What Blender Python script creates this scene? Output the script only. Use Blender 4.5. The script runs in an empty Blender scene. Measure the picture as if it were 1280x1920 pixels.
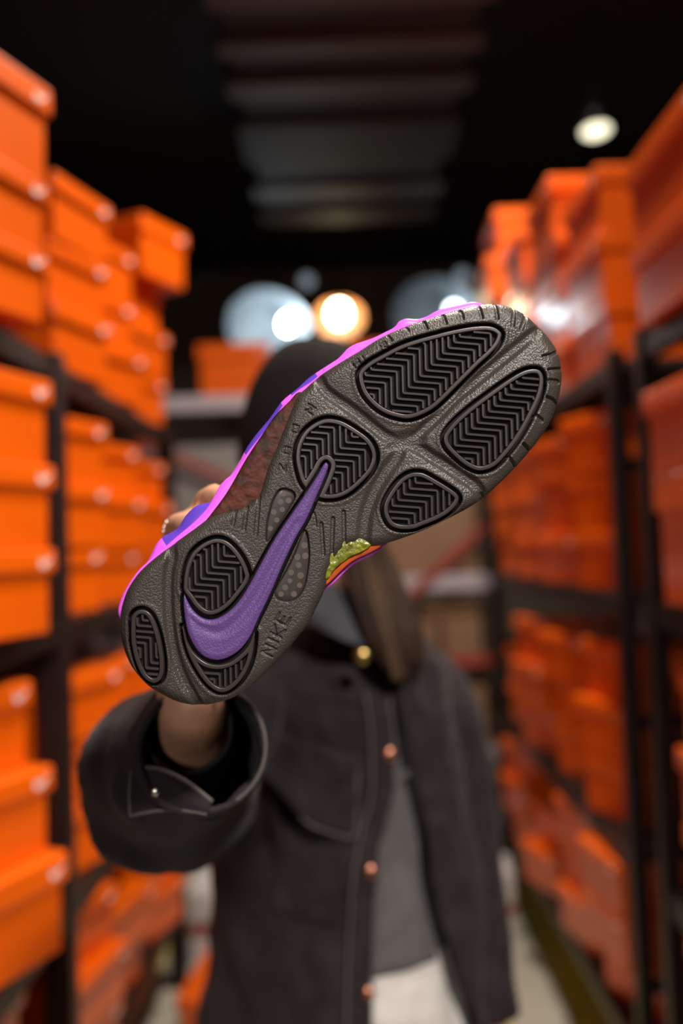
import bpy, bmesh, math, random
import numpy as np
from mathutils import Vector, Matrix, noise

random.seed(7)
rng = np.random.default_rng(7)
SC = bpy.context.scene
COL = SC.collection
R = math.radians

# ------------------------------------------------------------------ camera
F = 1600.0                                   # focal length in pixels of the 1280 x 1920 frame
CAM = np.array([0.0, 0.0, 1.40])
PITCH, ROLL = R(2.2), R(2.0)
D0 = 0.45                                    # distance of the shoe sole
FW = np.array([0, math.cos(PITCH), math.sin(PITCH)])
_u = np.array([0, -math.sin(PITCH), math.cos(PITCH)])
_r = np.array([1.0, 0, 0])
UP = _u * math.cos(ROLL) + _r * math.sin(ROLL)
RT = _r * math.cos(ROLL) - _u * math.sin(ROLL)
cam = bpy.data.cameras.new('camera')
cam.sensor_fit = 'VERTICAL'; cam.sensor_height = 36.0
cam.lens = F / 1920 * 36.0
cam.clip_start = 0.02
cam.dof.use_dof = True
cam.dof.focus_distance = D0
cam.dof.aperture_fstop = 2.5
cam_o = bpy.data.objects.new('camera', cam); COL.objects.link(cam_o)
ROT = Matrix(((RT[0], UP[0], -FW[0]), (RT[1], UP[1], -FW[1]), (RT[2], UP[2], -FW[2])))
cam_o.matrix_world = Matrix.Translation(CAM) @ ROT.to_4x4()
SC.camera = cam_o

# ------------------------------------------------------------------ world, lights, exposure
SC.view_settings.view_transform = 'Standard'
SC.view_settings.look = 'None'
SC.view_settings.gamma = 1.0
SC.view_settings.use_curve_mapping = False
SC.view_settings.exposure = 0.0
world = bpy.data.worlds.new('room_air'); SC.world = world
world.use_nodes = True
world.node_tree.nodes['Background'].inputs[0].default_value = (0.012, 0.010, 0.011, 1)
world.node_tree.nodes['Background'].inputs[1].default_value = 1.0
SC.cycles.use_denoising = True
SC.cycles.max_bounces = 6
SC.cycles.sample_clamp_indirect = 4.0

def area(name, loc, aim, size, power, colour):
    l = bpy.data.lights.new(name, 'AREA'); l.shape = 'DISK'; l.size = size
    l.energy = power; l.color = colour
    o = bpy.data.objects.new(name, l); COL.objects.link(o)
    d = Vector(aim) - Vector(loc)
    o.location = loc; o.rotation_euler = d.to_track_quat('-Z', 'Y').to_euler()
    return o
# ceiling lamps of the stock room in a row above the aisle; the spots behind the camera are added, unseen
def spot(name, loc, aim, size, power, colour, angle, blend=1.0):
    l = bpy.data.lights.new(name, 'SPOT'); l.energy = power; l.color = colour
    l.shadow_soft_size = size; l.spot_size = R(angle); l.spot_blend = blend
    o = bpy.data.objects.new(name, l); COL.objects.link(o)
    o.location = loc; o.rotation_euler = (Vector(aim) - Vector(loc)).to_track_quat('-Z', 'Y').to_euler()
    return o
spot('unseen_spot_light', (0.80, -1.25, 2.80), (-0.22, 1.0, 1.17), 0.10, 340, (1.0, 0.92, 0.84), 42)  # unseen key spot, cone narrowed to favour shoe and middle shelves
spot('unseen_spot_light', (-0.55, -2.3, 1.95), (0.0, 0.6, 1.25), 0.12, 75, (1.0, 0.95, 0.90), 40)  # low fill spot added behind the camera to brighten the forearm
area('ceiling_lamp_light', (0.42, 2.00, 3.55), (0.10, 2.0, 0.0), 0.25, 68, (1.0, 0.86, 0.70))
area('ceiling_lamp_light', (0.38, 0.55, 3.55), (0.0, 0.9, 0.0), 0.25, 34, (1.0, 0.90, 0.78))

# ------------------------------------------------------------------ helpers
def W(px, py, d):
    """the point seen at pixel (px, py) at distance d in front of the lens plane"""
    return CAM + (FW + RT * (px - 640) / F - UP * (py - 960) / F) * d

def mat(name, col, rough=0.5, metal=0.0, bump=None, coat=0.0, spec=0.5, var=None, emit=None, sheen=0.0, trans=0.0):
    """procedural material; bump=(scale, strength, kind, distance), var=(second colour, scale, contrast)"""
    m = bpy.data.materials.new(name); m.use_nodes = True
    nt = m.node_tree; b = nt.nodes['Principled BSDF']
    b.inputs['Base Color'].default_value = (*col, 1)
    b.inputs['Roughness'].default_value = rough
    b.inputs['Metallic'].default_value = metal
    b.inputs['Specular IOR Level'].default_value = spec
    b.inputs['Coat Weight'].default_value = coat
    b.inputs['Coat Roughness'].default_value = 0.15
    b.inputs['Sheen Weight'].default_value = sheen
    b.inputs['Transmission Weight'].default_value = trans
    tc = nt.nodes.new('ShaderNodeTexCoord')
    if var:
        n = nt.nodes.new('ShaderNodeTexNoise'); n.inputs['Scale'].default_value = var[1]; n.inputs['Detail'].default_value = 4
        nt.links.new(tc.outputs['Object'], n.inputs['Vector'])
        r = nt.nodes.new('ShaderNodeValToRGB')
        w = var[2]
        r.color_ramp.elements[0].position = 0.5 - w; r.color_ramp.elements[1].position = 0.5 + w
        r.color_ramp.elements[0].color = (*col, 1); r.color_ramp.elements[1].color = (*var[0], 1)
        nt.links.new(n.outputs['Fac'], r.inputs['Fac'])
        nt.links.new(r.outputs['Color'], b.inputs['Base Color'])
    if bump:
        sc, st, kind, dist = bump
        if kind == 'voronoi':
            n = nt.nodes.new('ShaderNodeTexVoronoi'); n.feature = 'SMOOTH_F1'; n.inputs['Scale'].default_value = sc
            n.inputs['Smoothness'].default_value = 0.35
            out = n.outputs['Distance']
        else:
            n = nt.nodes.new('ShaderNodeTexNoise'); n.inputs['Scale'].default_value = sc; n.inputs['Detail'].default_value = 3
            out = n.outputs['Fac']
        nt.links.new(tc.outputs['Object'], n.inputs['Vector'])
        bp = nt.nodes.new('ShaderNodeBump'); bp.inputs['Strength'].default_value = st; bp.inputs['Distance'].default_value = dist
        if kind == 'voronoi': bp.invert = True
        nt.links.new(out, bp.inputs['Height']); nt.links.new(bp.outputs['Normal'], b.inputs['Normal'])
    if emit:
        b.inputs['Emission Color'].default_value = (*emit[0], 1); b.inputs['Emission Strength'].default_value = emit[1]
    return m

def mesh_obj(name, V, Fc, m=None, parent=None, smooth=True, offset=None):
    me = bpy.data.meshes.new(name)
    V = np.asarray(V, dtype=np.float64)
    if offset is not None: V = V - np.asarray(offset)
    if isinstance(Fc, np.ndarray):
        k = Fc.shape[1]
        me.vertices.add(len(V)); me.vertices.foreach_set('co', V.astype(np.float32).ravel())
        me.loops.add(Fc.size); me.loops.foreach_set('vertex_index', Fc.astype(np.int32).ravel())
        me.polygons.add(len(Fc)); me.polygons.foreach_set('loop_start', np.arange(0, Fc.size, k, dtype=np.int32))
        me.update(calc_edges=True)
        me.validate()
    else:
        me.from_pydata([tuple(v) for v in V], [], [tuple(f) for f in Fc]); me.update()
    me.polygons.foreach_set('use_smooth', [smooth] * len(me.polygons))
    if m:
        for x in (m if isinstance(m, (list, tuple)) else [m]): me.materials.append(x)
    o = bpy.data.objects.new(name, me); COL.objects.link(o)
    if parent: o.parent = parent
    return o

def bm_obj(name, bm, m, parent=None, smooth=False, offset=None):
    if offset is not None: bmesh.ops.translate(bm, vec=-Vector(offset), verts=bm.verts)
    me = bpy.data.meshes.new(name); bm.to_mesh(me); bm.free()
    me.polygons.foreach_set('use_smooth', [smooth] * len(me.polygons))
    me.materials.append(m)
    o = bpy.data.objects.new(name, me); COL.objects.link(o)
    if parent: o.parent = parent
    return o

def bbox_bm(bm, lo, hi, bev=0.0, seg=2):
    r = bmesh.ops.create_cube(bm, size=1.0)
    vs = r['verts']
    c = [(lo[i] + hi[i]) / 2 for i in range(3)]; s = [hi[i] - lo[i] for i in range(3)]
    for v in vs: v.co = Vector([c[i] + v.co[i] * s[i] for i in range(3)])
    if bev > 0:
        es = list({e for v in vs for e in v.link_edges})
        bmesh.ops.bevel(bm, geom=es, offset=bev, segments=seg, affect='EDGES', profile=0.5)

def box_obj(name, lo, hi, m, parent=None, bev=0.0, offset=None, smooth=False):
    bm = bmesh.new(); bbox_bm(bm, lo, hi, bev)
    return bm_obj(name, bm, m, parent, smooth, offset)

def tag(o, label, cat, group=None):
    o['label'] = label; o['category'] = cat
    if group: o['group'] = group
    return o
def struct(o, label=None):
    o['kind'] = 'structure'
    if label: o['label'] = label
    return o
def empty(name, loc=(0, 0, 0), rz=0):
    o = bpy.data.objects.new(name, None); COL.objects.link(o)
    o.location = Vector(loc); o.rotation_euler = (0, 0, rz); o.empty_display_size = 0.05
    return o

def frames(path):
    """parallel transport frames along a path"""
    P = [Vector(p) for p in path]; n = len(P)
    T = []
    for i in range(n):
        a = P[max(i - 1, 0)]; b = P[min(i + 1, n - 1)]
        T.append((b - a).normalized())
    ref = Vector((0, 0, 1)) if abs(T[0].z) < 0.9 else Vector((1, 0, 0))
    N = [(ref - T[0] * ref.dot(T[0])).normalized()]
    for i in range(1, n):
        v = N[-1] - T[i] * N[-1].dot(T[i]); N.append(v.normalized())
    return P, T, N

def smooth_path(pts, k=6, closed=False):
    """Catmull-Rom through points of any dimension"""
    A = np.asarray(pts, dtype=float); n = len(A); out = []
    rngs = range(n if closed else n - 1)
    for i in rngs:
        if closed: p0, p1, p2, p3 = A[(i - 1) % n], A[i], A[(i + 1) % n], A[(i + 2) % n]
        else: p0, p1, p2, p3 = A[max(i - 1, 0)], A[i], A[i + 1], A[min(i + 2, n - 1)]
        for t in np.arange(k) / k:
            out.append(0.5 * ((2 * p1) + (-p0 + p2) * t + (2 * p0 - 5 * p1 + 4 * p2 - p3) * t * t + (-p0 + 3 * p1 - 3 * p2 + p3) * t ** 3))
    if not closed: out.append(A[-1])
    return np.array(out)

def tube(path, radii, n=24, squash=1.0, cap=True, wob=0.0, seed=0.0):
    P, T, N = frames(path); V = []; Fs = []
    for i, (p, t, nn) in enumerate(zip(P, T, N)):
        b = t.cross(nn)
        for k in range(n):
            a = 2 * math.pi * k / n
            r = radii[i]
            if wob:
                q = p * 18 + nn * math.cos(a) * 1.3 + b * math.sin(a) * 1.3
                r *= 1 + wob * noise.noise(q + Vector((seed, seed, 0)))
            V.append(p + nn * (math.cos(a) * r) + b * (math.sin(a) * r * squash))
    m = len(P)
    for i in range(m - 1):
        for k in range(n):
            a = i * n + k; b2 = i * n + (k + 1) % n
            Fs.append((a, b2, b2 + n, a + n))
    if cap:
        Fs.append(tuple(range(n - 1, -1, -1))); Fs.append(tuple((m - 1) * n + k for k in range(n)))
    return [tuple(v) for v in V], Fs

def join(parts):
    V = []; Fs = []
    for v, f in parts:
        o = len(V); V += list(v); Fs += [tuple(i + o for i in q) for q in f]
    return V, Fs

def solidify(o, t, off=0.0):
    m = o.modifiers.new('thickness', 'SOLIDIFY'); m.thickness = t; m.offset = off
    return o

# ------------------------------------------------------------------ materials
M_orange = mat('orange_card', (0.92, 0.140, 0.002), 0.42, spec=0.2, var=((0.78, 0.112, 0.002), 6, 0.3), coat=0.9)
M_print = mat('white_print', (0.85, 0.82, 0.80), 0.4)
M_rackL = mat('dark_brown_steel', (0.015, 0.007, 0.006), 0.42, spec=0.35)
M_rackR = mat('black_steel', (0.010, 0.006, 0.006), 0.4, spec=0.35)
M_deck = mat('shelf_board', (0.022, 0.014, 0.012), 0.6)
M_floor = mat('grey_concrete', (0.52, 0.50, 0.42), 0.45, var=((0.42, 0.40, 0.34), 3, 0.25), bump=(40, 0.1, 'noise', 0.002))
M_line = mat('yellow_floor_paint', (0.70, 0.64, 0.06), 0.45, var=((0.55, 0.50, 0.05), 8, 0.2))
M_ceil = mat('black_ceiling_paint', (0.012, 0.009, 0.010), 0.8)
M_wall = mat('dark_wall_paint', (0.34, 0.27, 0.23), 0.8, var=((0.27, 0.22, 0.19), 2, 0.3))
M_sidewall = mat('side_wall_paint', (0.035, 0.026, 0.026), 0.8)
M_duct = mat('dark_duct_metal', (0.026, 0.022, 0.022), 0.7)
M_flange = mat('duct_flange_metal', (0.075, 0.066, 0.066), 0.6)
M_beamlight = mat('pale_lilac_steel', (0.52, 0.47, 0.55), 0.4)
M_red = mat('red_painted_steel', (0.36, 0.045, 0.03), 0.5)
M_card = mat('brown_cardboard', (0.30, 0.17, 0.10), 0.7, var=((0.25, 0.14, 0.08), 9, 0.3))
M_tan = mat('tan_cardboard', (0.50, 0.31, 0.16), 0.7, var=((0.44, 0.27, 0.14), 9, 0.3))
M_greywrap = mat('grey_wrap', (0.25, 0.24, 0.25), 0.5, var=((0.33, 0.31, 0.31), 5, 0.3))
M_white = mat('white_card', (0.66, 0.63, 0.66), 0.5)
M_black = mat('black_enamel', (0.012, 0.012, 0.013), 0.35)

# ------------------------------------------------------------------ the room
XL, XR, YB, YF, ZC = -2.6, 3.0, -3.2, 7.2, 3.75
struct(box_obj('floor', (XL, YB, -0.1), (XR, YF, 0), M_floor))
struct(box_obj('ceiling', (XL, YB, ZC), (XR, YF, ZC + 0.1), M_ceil))
struct(box_obj('wall_back', (XL, YF, 0), (XR, YF + 0.1, ZC), M_wall))
struct(box_obj('wall_left', (XL - 0.1, YB, 0), (XL, YF, ZC), M_sidewall))
struct(box_obj('wall_right', (XR, YB, 0), (XR + 0.1, YF, ZC), M_sidewall))
struct(box_obj('wall_behind', (XL, YB - 0.1, 0), (XR, YB, ZC), M_sidewall))
# yellow lines on the floor along the aisle
for i, (x0, x1) in enumerate(((-0.98, -0.66), (0.34, 0.43), (0.62, 0.78))):
    o = box_obj('floor_marking', (x0, 2.42, 0), (x1, 3.5, 0.0015), M_line)
    tag(o, ['yellow line painted on the floor under the left rack', 'yellow line painted on the floor at aisle edge near grey jeans',
            'yellow line painted on the floor under the right rack'][i], 'floor marking', 'yellow floor lines')
    o.location.z = 0.0002

# ceiling duct with flanges, above the aisle
duct = empty('air_duct', (0.1, 4.2, 3.32))
tag(duct, 'wide dark ceiling duct with pale cross flanges above the aisle', 'duct')
off = (0.1, 4.2, 3.32)
box_obj('duct_body', (-0.38, 2.6, 3.36), (0.58, 5.10, 3.70), M_duct, duct, 0.01, off)
for y, w in ((2.95, 0.10), (3.26, 0.10), (3.56, 0.13), (4.05, 0.40), (4.62, 0.16), (4.98, 0.20)):
    box_obj('duct_flange', (-0.42, y - w / 2, 3.335), (0.62, y + w / 2, 3.358), M_flange if w < 0.3 else M_duct, duct, 0.004, off)
for y in (2.8, 4.0, 5.0):
    for x in (-0.40, 0.60):
        box_obj('hanger_rod', (x - 0.008, y - 0.008, 3.34), (x + 0.008, y + 0.008, ZC), M_rackR, duct, 0, off)
# ------------------------------------------------------------------ racks
def rack(label, xf, xb, ys, levels, pw, pd, ztop, m, side, beam_h=0.05):
    """storage rack along the aisle: xf = aisle side, xb = wall side, ys = post positions"""
    s = 1 if xb > xf else -1
    base = (xf, ys[0], 0)
    t = empty('storage_rack', base); tag(t, label, 'rack', 'shoe box racks along the aisle')
    for y in ys:
        for x in (xf, xb - s * pw):
            a, b = sorted((x, x + s * pw))
            box_obj('post', (a, y - pd / 2, 0), (b, y + pd / 2, ztop), m, t, 0.004, base)
    y0, y1 = ys[0] + pd / 2, ys[-1] - pd / 2
    for z in levels:
        for x in (xf + s * 0.006, xb - s * 0.03):
            a, b = sorted((x, x + s * 0.024))
            for ya, yb in zip(ys[:-1], ys[1:]):
                box_obj('beam', (a, ya + pd / 2, z - beam_h), (b, yb - pd / 2, z - 0.002), m, t, 0.004, base)
        a, b = sorted((xf + s * 0.031, xb - s * 0.031))
        box_obj('shelf_board', (a, y0, z - 0.022), (b, y1, z), M_deck, t, 0.002, base)
    for y in (ys[0], ys[-1]):
        for z in (0.45, 1.0, 1.55):
            a, b = sorted((xf + s * pw, xb - s * pw))
            box_obj('side_brace', (a, y - 0.008, z - 0.015), (b, y + 0.008, z + 0.015), m, t, 0, base)
    return t

LEV = (0.30, 0.73, 1.272, 1.785)
rack('dark brown steel rack of orange boxes along the left side', -0.545, -1.02, (0.35, 1.685, 2.80), LEV, 0.055, 0.045, 1.80, M_rackL, 'l')
rack('black steel rack at the right edge, closest to the camera', 0.585, 1.06, (0.45, 1.655), LEV, 0.035, 0.035, 1.80, M_rackR, 'r')
rack('black steel rack on the right, behind the double post', 0.585, 1.06, (1.835, 3.36), LEV, 0.035, 0.035, 1.80, M_rackR, 'r')

# ------------------------------------------------------------------ shoe boxes
_cache = {}
def rmesh(key, lo, hi, bev, seg, taper=0.0):
    if key not in _cache:
        bm = bmesh.new(); bbox_bm(bm, lo, hi, bev, seg)
        if taper:
            for v in bm.verts:
                k = 1 - taper * (1 - (v.co.z - lo[2]) / (hi[2] - lo[2]))
                v.co.x *= k; v.co.y *= k
        me = bpy.data.meshes.new(key.split('|')[0]); bm.to_mesh(me); bm.free()
        me.polygons.foreach_set('use_smooth', [True] * len(me.polygons))
        me.materials.append(M_orange); _cache[key] = me
    return _cache[key]

def logo_mesh(key, L, D, zc, face):
    """small printed tick mark near the right end of the lid's side"""
    if key not in _cache:
        top = [(0.0, -0.1), (0.12, 0.28), (0.2, 0.02), (0.45, -0.02), (1.0, 0.5)]; bot = [(1.0, 0.5), (0.55, -0.26), (0.28, -0.5), (0.08, -0.42), (0.0, -0.1)]
        P = [(-0.5 + a, b) for a, b in top + bot[1:-1]]
        V = []
        for a, b in P:
            x = (L / 2 - 0.028 + a * 0.036); V.append((x if face < 0 else -x, face * (D / 2 + 0.0006), zc + b * 0.022))
        if face > 0: V = V[::-1]
        me = bpy.data.meshes.new('logo'); me.from_pydata(V, [], [tuple(range(len(V)))[::-1]]); me.materials.append(M_print); _cache[key] = me
    return _cache[key]

def shoe_box(x, y, z, L, D, H, rz, label, group, lid_h=None, lid_over=0.009, face=-1):
    lid_h = lid_h or round(H * 0.30, 3)
    t = empty('shoe_box', (x, y, z), rz); tag(t, label, 'shoe box', group)
    k = '%.3f_%.3f_%.3f' % (L, D, H)
    b = bpy.data.objects.new('box_body', rmesh('box_body|' + k, (-L / 2 + lid_over, -D / 2 + lid_over, 0), (L / 2 - lid_over, D / 2 - lid_over, H - 0.004), 0.003, 1, 0.012))
    l = bpy.data.objects.new('lid', rmesh('lid|%s_%.3f' % (k, lid_h), (-L / 2, -D / 2, H - lid_h), (L / 2, D / 2, H), 0.007, 3))
    g_ = bpy.data.objects.new('logo', logo_mesh('logo|%s_%.3f_%d' % (k, lid_h, face), L, D, H - lid_h / 2, face)); COL.objects.link(g_); g_.parent = l
    for c in (b, l):
        COL.objects.link(c); c.parent = t
        w_ = c.modifiers.new('crisp_faces', 'WEIGHTED_NORMAL'); w_.weight = 100
    return t

ORD = ['bottom', 'second', 'third', 'fourth', 'fifth', 'sixth', 'seventh']
GL, GR = 'orange shoe boxes on the left rack', 'orange shoe boxes on the right racks'
def stack(where, group, x, y, z, n, L=0.28, D=0.22, H=0.14, rz=90, jit=2.5, jx=0.012, Hs=None, xs=None, rzs=None):
    zz = z + 0.0005
    n = len(Hs) if Hs else n
    for i in range(n):
        h = Hs[i] if Hs else H
        pos = 'only one' if n == 1 else ('topmost' if i == n - 1 else (ORD[i] + ' up' if i else 'lowest'))
        lab = 'orange shoe box, %s in %s' % (pos, where)
        dx = (xs[i] if xs else random.uniform(-jx, jx))
        a = (rzs[i] if rzs else rz + random.uniform(-jit, jit))
        shoe_box(x + dx, y + random.uniform(-0.008, 0.008), zz, L, D, h, R(a), lab, group, face=1 if group == GR else -1)
        zz += h + 0.0005

# stacks stand turned a little towards the way in: the far corner of each box juts into the aisle
def corner_stack(where, group, cx, cy, z, Hs, deg=20, L=0.22, D=0.33, xs=None, degs=None, jit=2.0, jx=0.0, side=-1):
    """stack whose aisle-side far corner stands at (cx, cy); side -1 = left rack, 1 = right rack"""
    zz = z + 0.0005
    for i, h in enumerate(Hs):
        d_ = degs[i] if degs else deg + random.uniform(-jit, jit)
        t = np.array([side * math.sin(R(d_)), -math.cos(R(d_))]); n_ = np.array([side * math.cos(R(d_)), math.sin(R(d_))])
        c = np.array([cx + (xs[i] if xs else random.uniform(-jx, jx)), cy]) + t * L / 2 + n_ * D / 2
        pos = 'only one' if len(Hs) == 1 else ('topmost' if i == len(Hs) - 1 else (ORD[i] + ' up' if i else 'lowest'))
        shoe_box(c[0], c[1], zz, L, D, h, math.atan2(t[1], t[0]), 'orange shoe box, %s in %s' % (pos, where), group, face=-side)
        zz += h + 0.0005
corner_stack('stack at left photo edge, top shelf', GL, -0.475, 1.42, LEV[3], (0.118, 0.118, 0.165), xs=(0.0, 0.003, 0.010), L=0.33, D=0.22)
corner_stack('stack at left photo edge, eye level shelf', GL, -0.475, 1.42, LEV[2], (0.138, 0.137, 0.142), deg=19, L=0.33, D=0.22, xs=(0, 0.002, 0))
corner_stack('stack at left photo edge, waist high shelf', GL, -0.485, 1.48, LEV[1], (0.165, 0.145, 0.145), xs=(0.0, -0.022, -0.055), deg=26, L=0.33, D=0.22)
corner_stack('stack at left photo edge, lowest shelf', GL, -0.57, 1.50, LEV[0], (0.122, 0.122, 0.122), deg=8, L=0.33, D=0.22)
corner_stack('first stack behind left post, top shelf', GL, -0.520, 1.955, LEV[3], (0.145, 0.13, 0.14), deg=17, jx=0.012)
corner_stack('second stack behind left post, top shelf', GL, -0.525, 2.285, LEV[3], (0.14, 0.14, 0.135), deg=20, jx=0.02)
corner_stack('last stack on left rack, top shelf, one box jutting', GL, -0.525, 2.625, LEV[3], (0.14, 0.14, 0.14, 0.175), degs=(20, 18, 21, 26), xs=(0.0, 0.012, -0.008, 0.075))
for lv, nm in ((2, 'eye level'), (1, 'waist high'), (0, 'lowest')):
    for k, (y, w) in enumerate(((1.935, 'first'), (2.27, 'second'), (2.62, 'third'))):
        hs = [(0.142, 0.138, 0.140), (0.135, 0.140, 0.128), (0.140, 0.134, 0.120)][k]
        if lv == 0: hs = [0.122] * (2 if k == 1 else 3)
        corner_stack('%s stack behind left post, %s shelf' % (w, nm), GL, -0.525, y, LEV[lv], hs, deg=(12, 20, 21)[lv], jit=(7, 4, 3)[lv], jx=(0.03, 0.022, 0.018)[lv])
t = shoe_box(-0.395, 2.60, 0.0015, 0.33, 0.20, 0.14, R(82), 'orange shoe box standing alone on the floor beside left rack', 'orange shoe boxes on the floor')

# right racks
xr = 0.585 + 0.115
stack('stack at right photo edge, eye level shelf', GR, xr - 0.01, 1.40, LEV[2], 2, Hs=(0.235, 0.150), L=0.34, D=0.24, jit=1)
stack('stack at right photo edge, top shelf', GR, xr - 0.015, 1.42, LEV[3], 2, Hs=(0.15, 0.155), L=0.34, D=0.24, jit=2)
stack('stack at right photo edge, waist high shelf', GR, xr + 0.01, 1.42, LEV[1], 3, L=0.33)
stack('stack at right photo edge, lowest shelf', GR, xr + 0.02, 1.42, LEV[0], 3, L=0.33, jit=4, H=0.122)
corner_stack('first stack behind right posts, top shelf', GR, 0.585, 2.16, LEV[3], (0.145, 0.15, 0.15), deg=0.5, L=0.28, D=0.24, side=1, jx=0.015, jit=1.2)
corner_stack('second stack behind right posts, top shelf', GR, 0.585, 2.50, LEV[3], (0.14, 0.14, 0.14, 0.15), deg=0.5, L=0.28, D=0.24, side=1, jx=0.015, jit=1.2)
corner_stack('third stack behind right posts, top shelf', GR, 0.585, 2.84, LEV[3], (0.14, 0.14, 0.14, 0.14), deg=0.5, L=0.28, D=0.24, side=1, jx=0.015, jit=1.2)
stack('last stack of right rack, top shelf, tallest of all', GR, xr + 0.0, 3.12, LEV[3], 5, Hs=(0.155, 0.155, 0.155, 0.155, 0.165), jit=3, xs=(-0.02, 0.0, 0.01, -0.035, 0.0), L=0.28, D=0.24)
for lv, nm in ((2, 'eye level'), (1, 'waist high'), (0, 'lowest')):
    for k, (y, w) in enumerate(((2.14, 'first'), (2.48, 'second'), (2.83, 'third'), (3.19, 'fourth'))):
        hs = [(0.140, 0.138, 0.142), (0.138, 0.14, 0.125), (0.136, 0.14, 0.14), (0.14, 0.135, 0.128)][k]
        if lv == 1 and k == 3: hs = hs[:2]
        if lv == 0: hs = [0.122] * (2 if k == 2 else 3)
        corner_stack('%s stack behind right posts, %s shelf' % (w, nm), GR, 0.565, y, LEV[lv], hs, deg=(14, 20, 18)[lv], jit=(8, 6, 3)[lv], jx=(0.03, 0.03, 0.015)[lv], side=1)

# ------------------------------------------------------------------ rack across the end of the aisle
bk = empty('back_rack', (0, 3.8, 0)); tag(bk, 'pale-beamed rack with red braces across the end of the aisle', 'rack')
off = (0, 3.8, 0)
for x in (-1.16, 0.675, 1.45):
    for y in (3.80, 4.25):
        box_obj('post', (x - 0.022, y, 0), (x + 0.022, y + 0.04, 2.12), M_rackR, bk, 0.003, off)
for z in (0.20, 0.49, 1.25, 2.09):
    for (xa, xb) in ((-1.138, 0.653), (0.697, 1.428)):
        box_obj('beam', (xa, 3.802, z - 0.07), (xb, 3.835, z), M_beamlight, bk, 0.004, off)
        box_obj('shelf_board', (xa, 3.836, z - 0.03), (xb, 4.248, z - 0.004), M_card if z < 2 else M_greywrap, bk, 0.002, off)
box_obj('beam', (-1.138, 3.802, 0.84), (0.653, 3.83, 0.89), M_red, bk, 0.004, off)
box_obj('shelf_board', (-1.138, 3.836, 0.85), (0.653, 4.248, 0.878), M_card, bk, 0.002, off)
def bar(a, b, w, th, m, parent, off, name='cross_brace'):
    a = Vector(a); b = Vector(b); d = (b - a); L = d.length
    bm = bmesh.new(); bbox_bm(bm, (-L / 2, -th / 2, -w / 2), (L / 2, th / 2, w / 2), 0.002, 1)
    bmesh.ops.rotate(bm, cent=(0, 0, 0), matrix=Vector((1, 0, 0)).rotation_difference(d.normalized()).to_matrix(), verts=bm.verts)
    bmesh.ops.translate(bm, vec=(a + b) / 2, verts=bm.verts)
    return bm_obj(name, bm, m, parent, False, off)
for (x0, z0, x1, z1) in ((0.64, 1.47, 0.10, 1.00), (-1.13, 2.0, -0.30, 1.62), (0.64, 0.10, 0.40, 0.44), (-1.10, 0.3, -0.3, 0.12)):
    bar((x0, 3.79, z0), (x1, 3.79, z1), 0.035, 0.012, M_red, bk, off)

def carton(x, y, z, sx, sy, sz, rz, m, label, cat='carton', tape=True):
    t = empty('carton', (x, y, z + 0.001), R(rz)); tag(t, label, cat)
    box_obj('carton_body', (-sx / 2, -sy / 2, 0), (sx / 2, sy / 2, sz * 0.985), m, t, 0.004)
    for s in (-1, 1):
        box_obj('flap', (-sx / 2 + 0.002, min(s * 0.001, s * (sy / 2 - 0.002)), sz * 0.985), (sx / 2 - 0.002, max(s * 0.001, s * (sy / 2 - 0.002)), sz), m, t, 0.001)
    if tape: box_obj('tape', (-sx / 2 - 0.0006, -0.024, sz * 0.7), (sx / 2 + 0.0006, 0.024, sz + 0.0008), M_tan, t)
    return t
carton(-0.66, 4.03, 1.25, 0.46, 0.36, 0.62, 0, M_greywrap, 'large grey carton on the end rack left of the cap')
carton(-0.14, 4.03, 1.25, 0.44, 0.36, 0.55, 0, M_card, 'large brown carton on end rack behind the shoe')
carton(0.38, 4.03, 1.25, 0.46, 0.36, 0.42, 0, M_card, 'brown carton on the end rack right of the shoe')
carton(0.30, 3.99, 0.88, 0.22, 0.2, 0.16, 6, M_card, 'small dark brown carton beside the long hair')
carton(0.54, 3.98, 0.88, 0.17, 0.22, 0.17, -6, M_card, 'small carton under stacked tan parcel on end rack')
carton(0.48, 3.98, 1.053, 0.26, 0.16, 0.055, 3, M_tan, 'flat tan parcel lying on the small cartons', 'parcel')
carton(0.56, 3.98, 1.110, 0.12, 0.12, 0.085, 15, M_white, 'small pale parcel on top of the tan parcel', 'parcel')
carton(0.44, 4.0, 0.49, 0.36, 0.3, 0.26, 0, M_card, 'brown carton on low shelf behind the jacket sleeve')
carton(-0.42, 4.0, 0.49, 0.5, 0.3, 0.3, 0, M_card, 'wide brown carton on low shelf left of jacket')
carton(-0.52, 3.98, 0.20, 0.34, 0.3, 0.17, 4, M_white, 'white carton on the lowest end shelf left of jacket')
carton(0.50, 4.03, 0.20, 0.26, 0.28, 0.13, 0, M_greywrap, 'grey carton on the lowest end shelf right of jacket')
def striped(x, y, sx, sy, sz, rz, label):
    t = carton(x, y, 0.0, sx, sy, sz, rz, M_white, label, tape=False)
    box_obj('stripe', (-sx / 2 - 0.0008, -sy / 2 - 0.0008, sz * 0.42), (sx / 2 + 0.0008, sy / 2 + 0.0008, sz * 0.58), M_red, t)
striped(-0.50, 3.02, 0.13, 0.2, 0.25, 3, 'white carton with red stripe on floor left of jacket')
striped(0.50, 3.10, 0.12, 0.2, 0.24, -5, 'white carton with red stripe on floor right of jacket')
shoe_box(-0.475, 4.0, 2.0905, 0.33, 0.24, 0.25, R(1), 'tall orange box with wide lid on end rack left of cap', 'orange boxes on the end rack', 0.075, 0.012)
shoe_box(0.10, 4.02, 2.0905, 0.33, 0.24, 0.24, R(-3), 'orange box on end rack just behind the black cap', 'orange boxes on the end rack', 0.075, 0.012)

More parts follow.
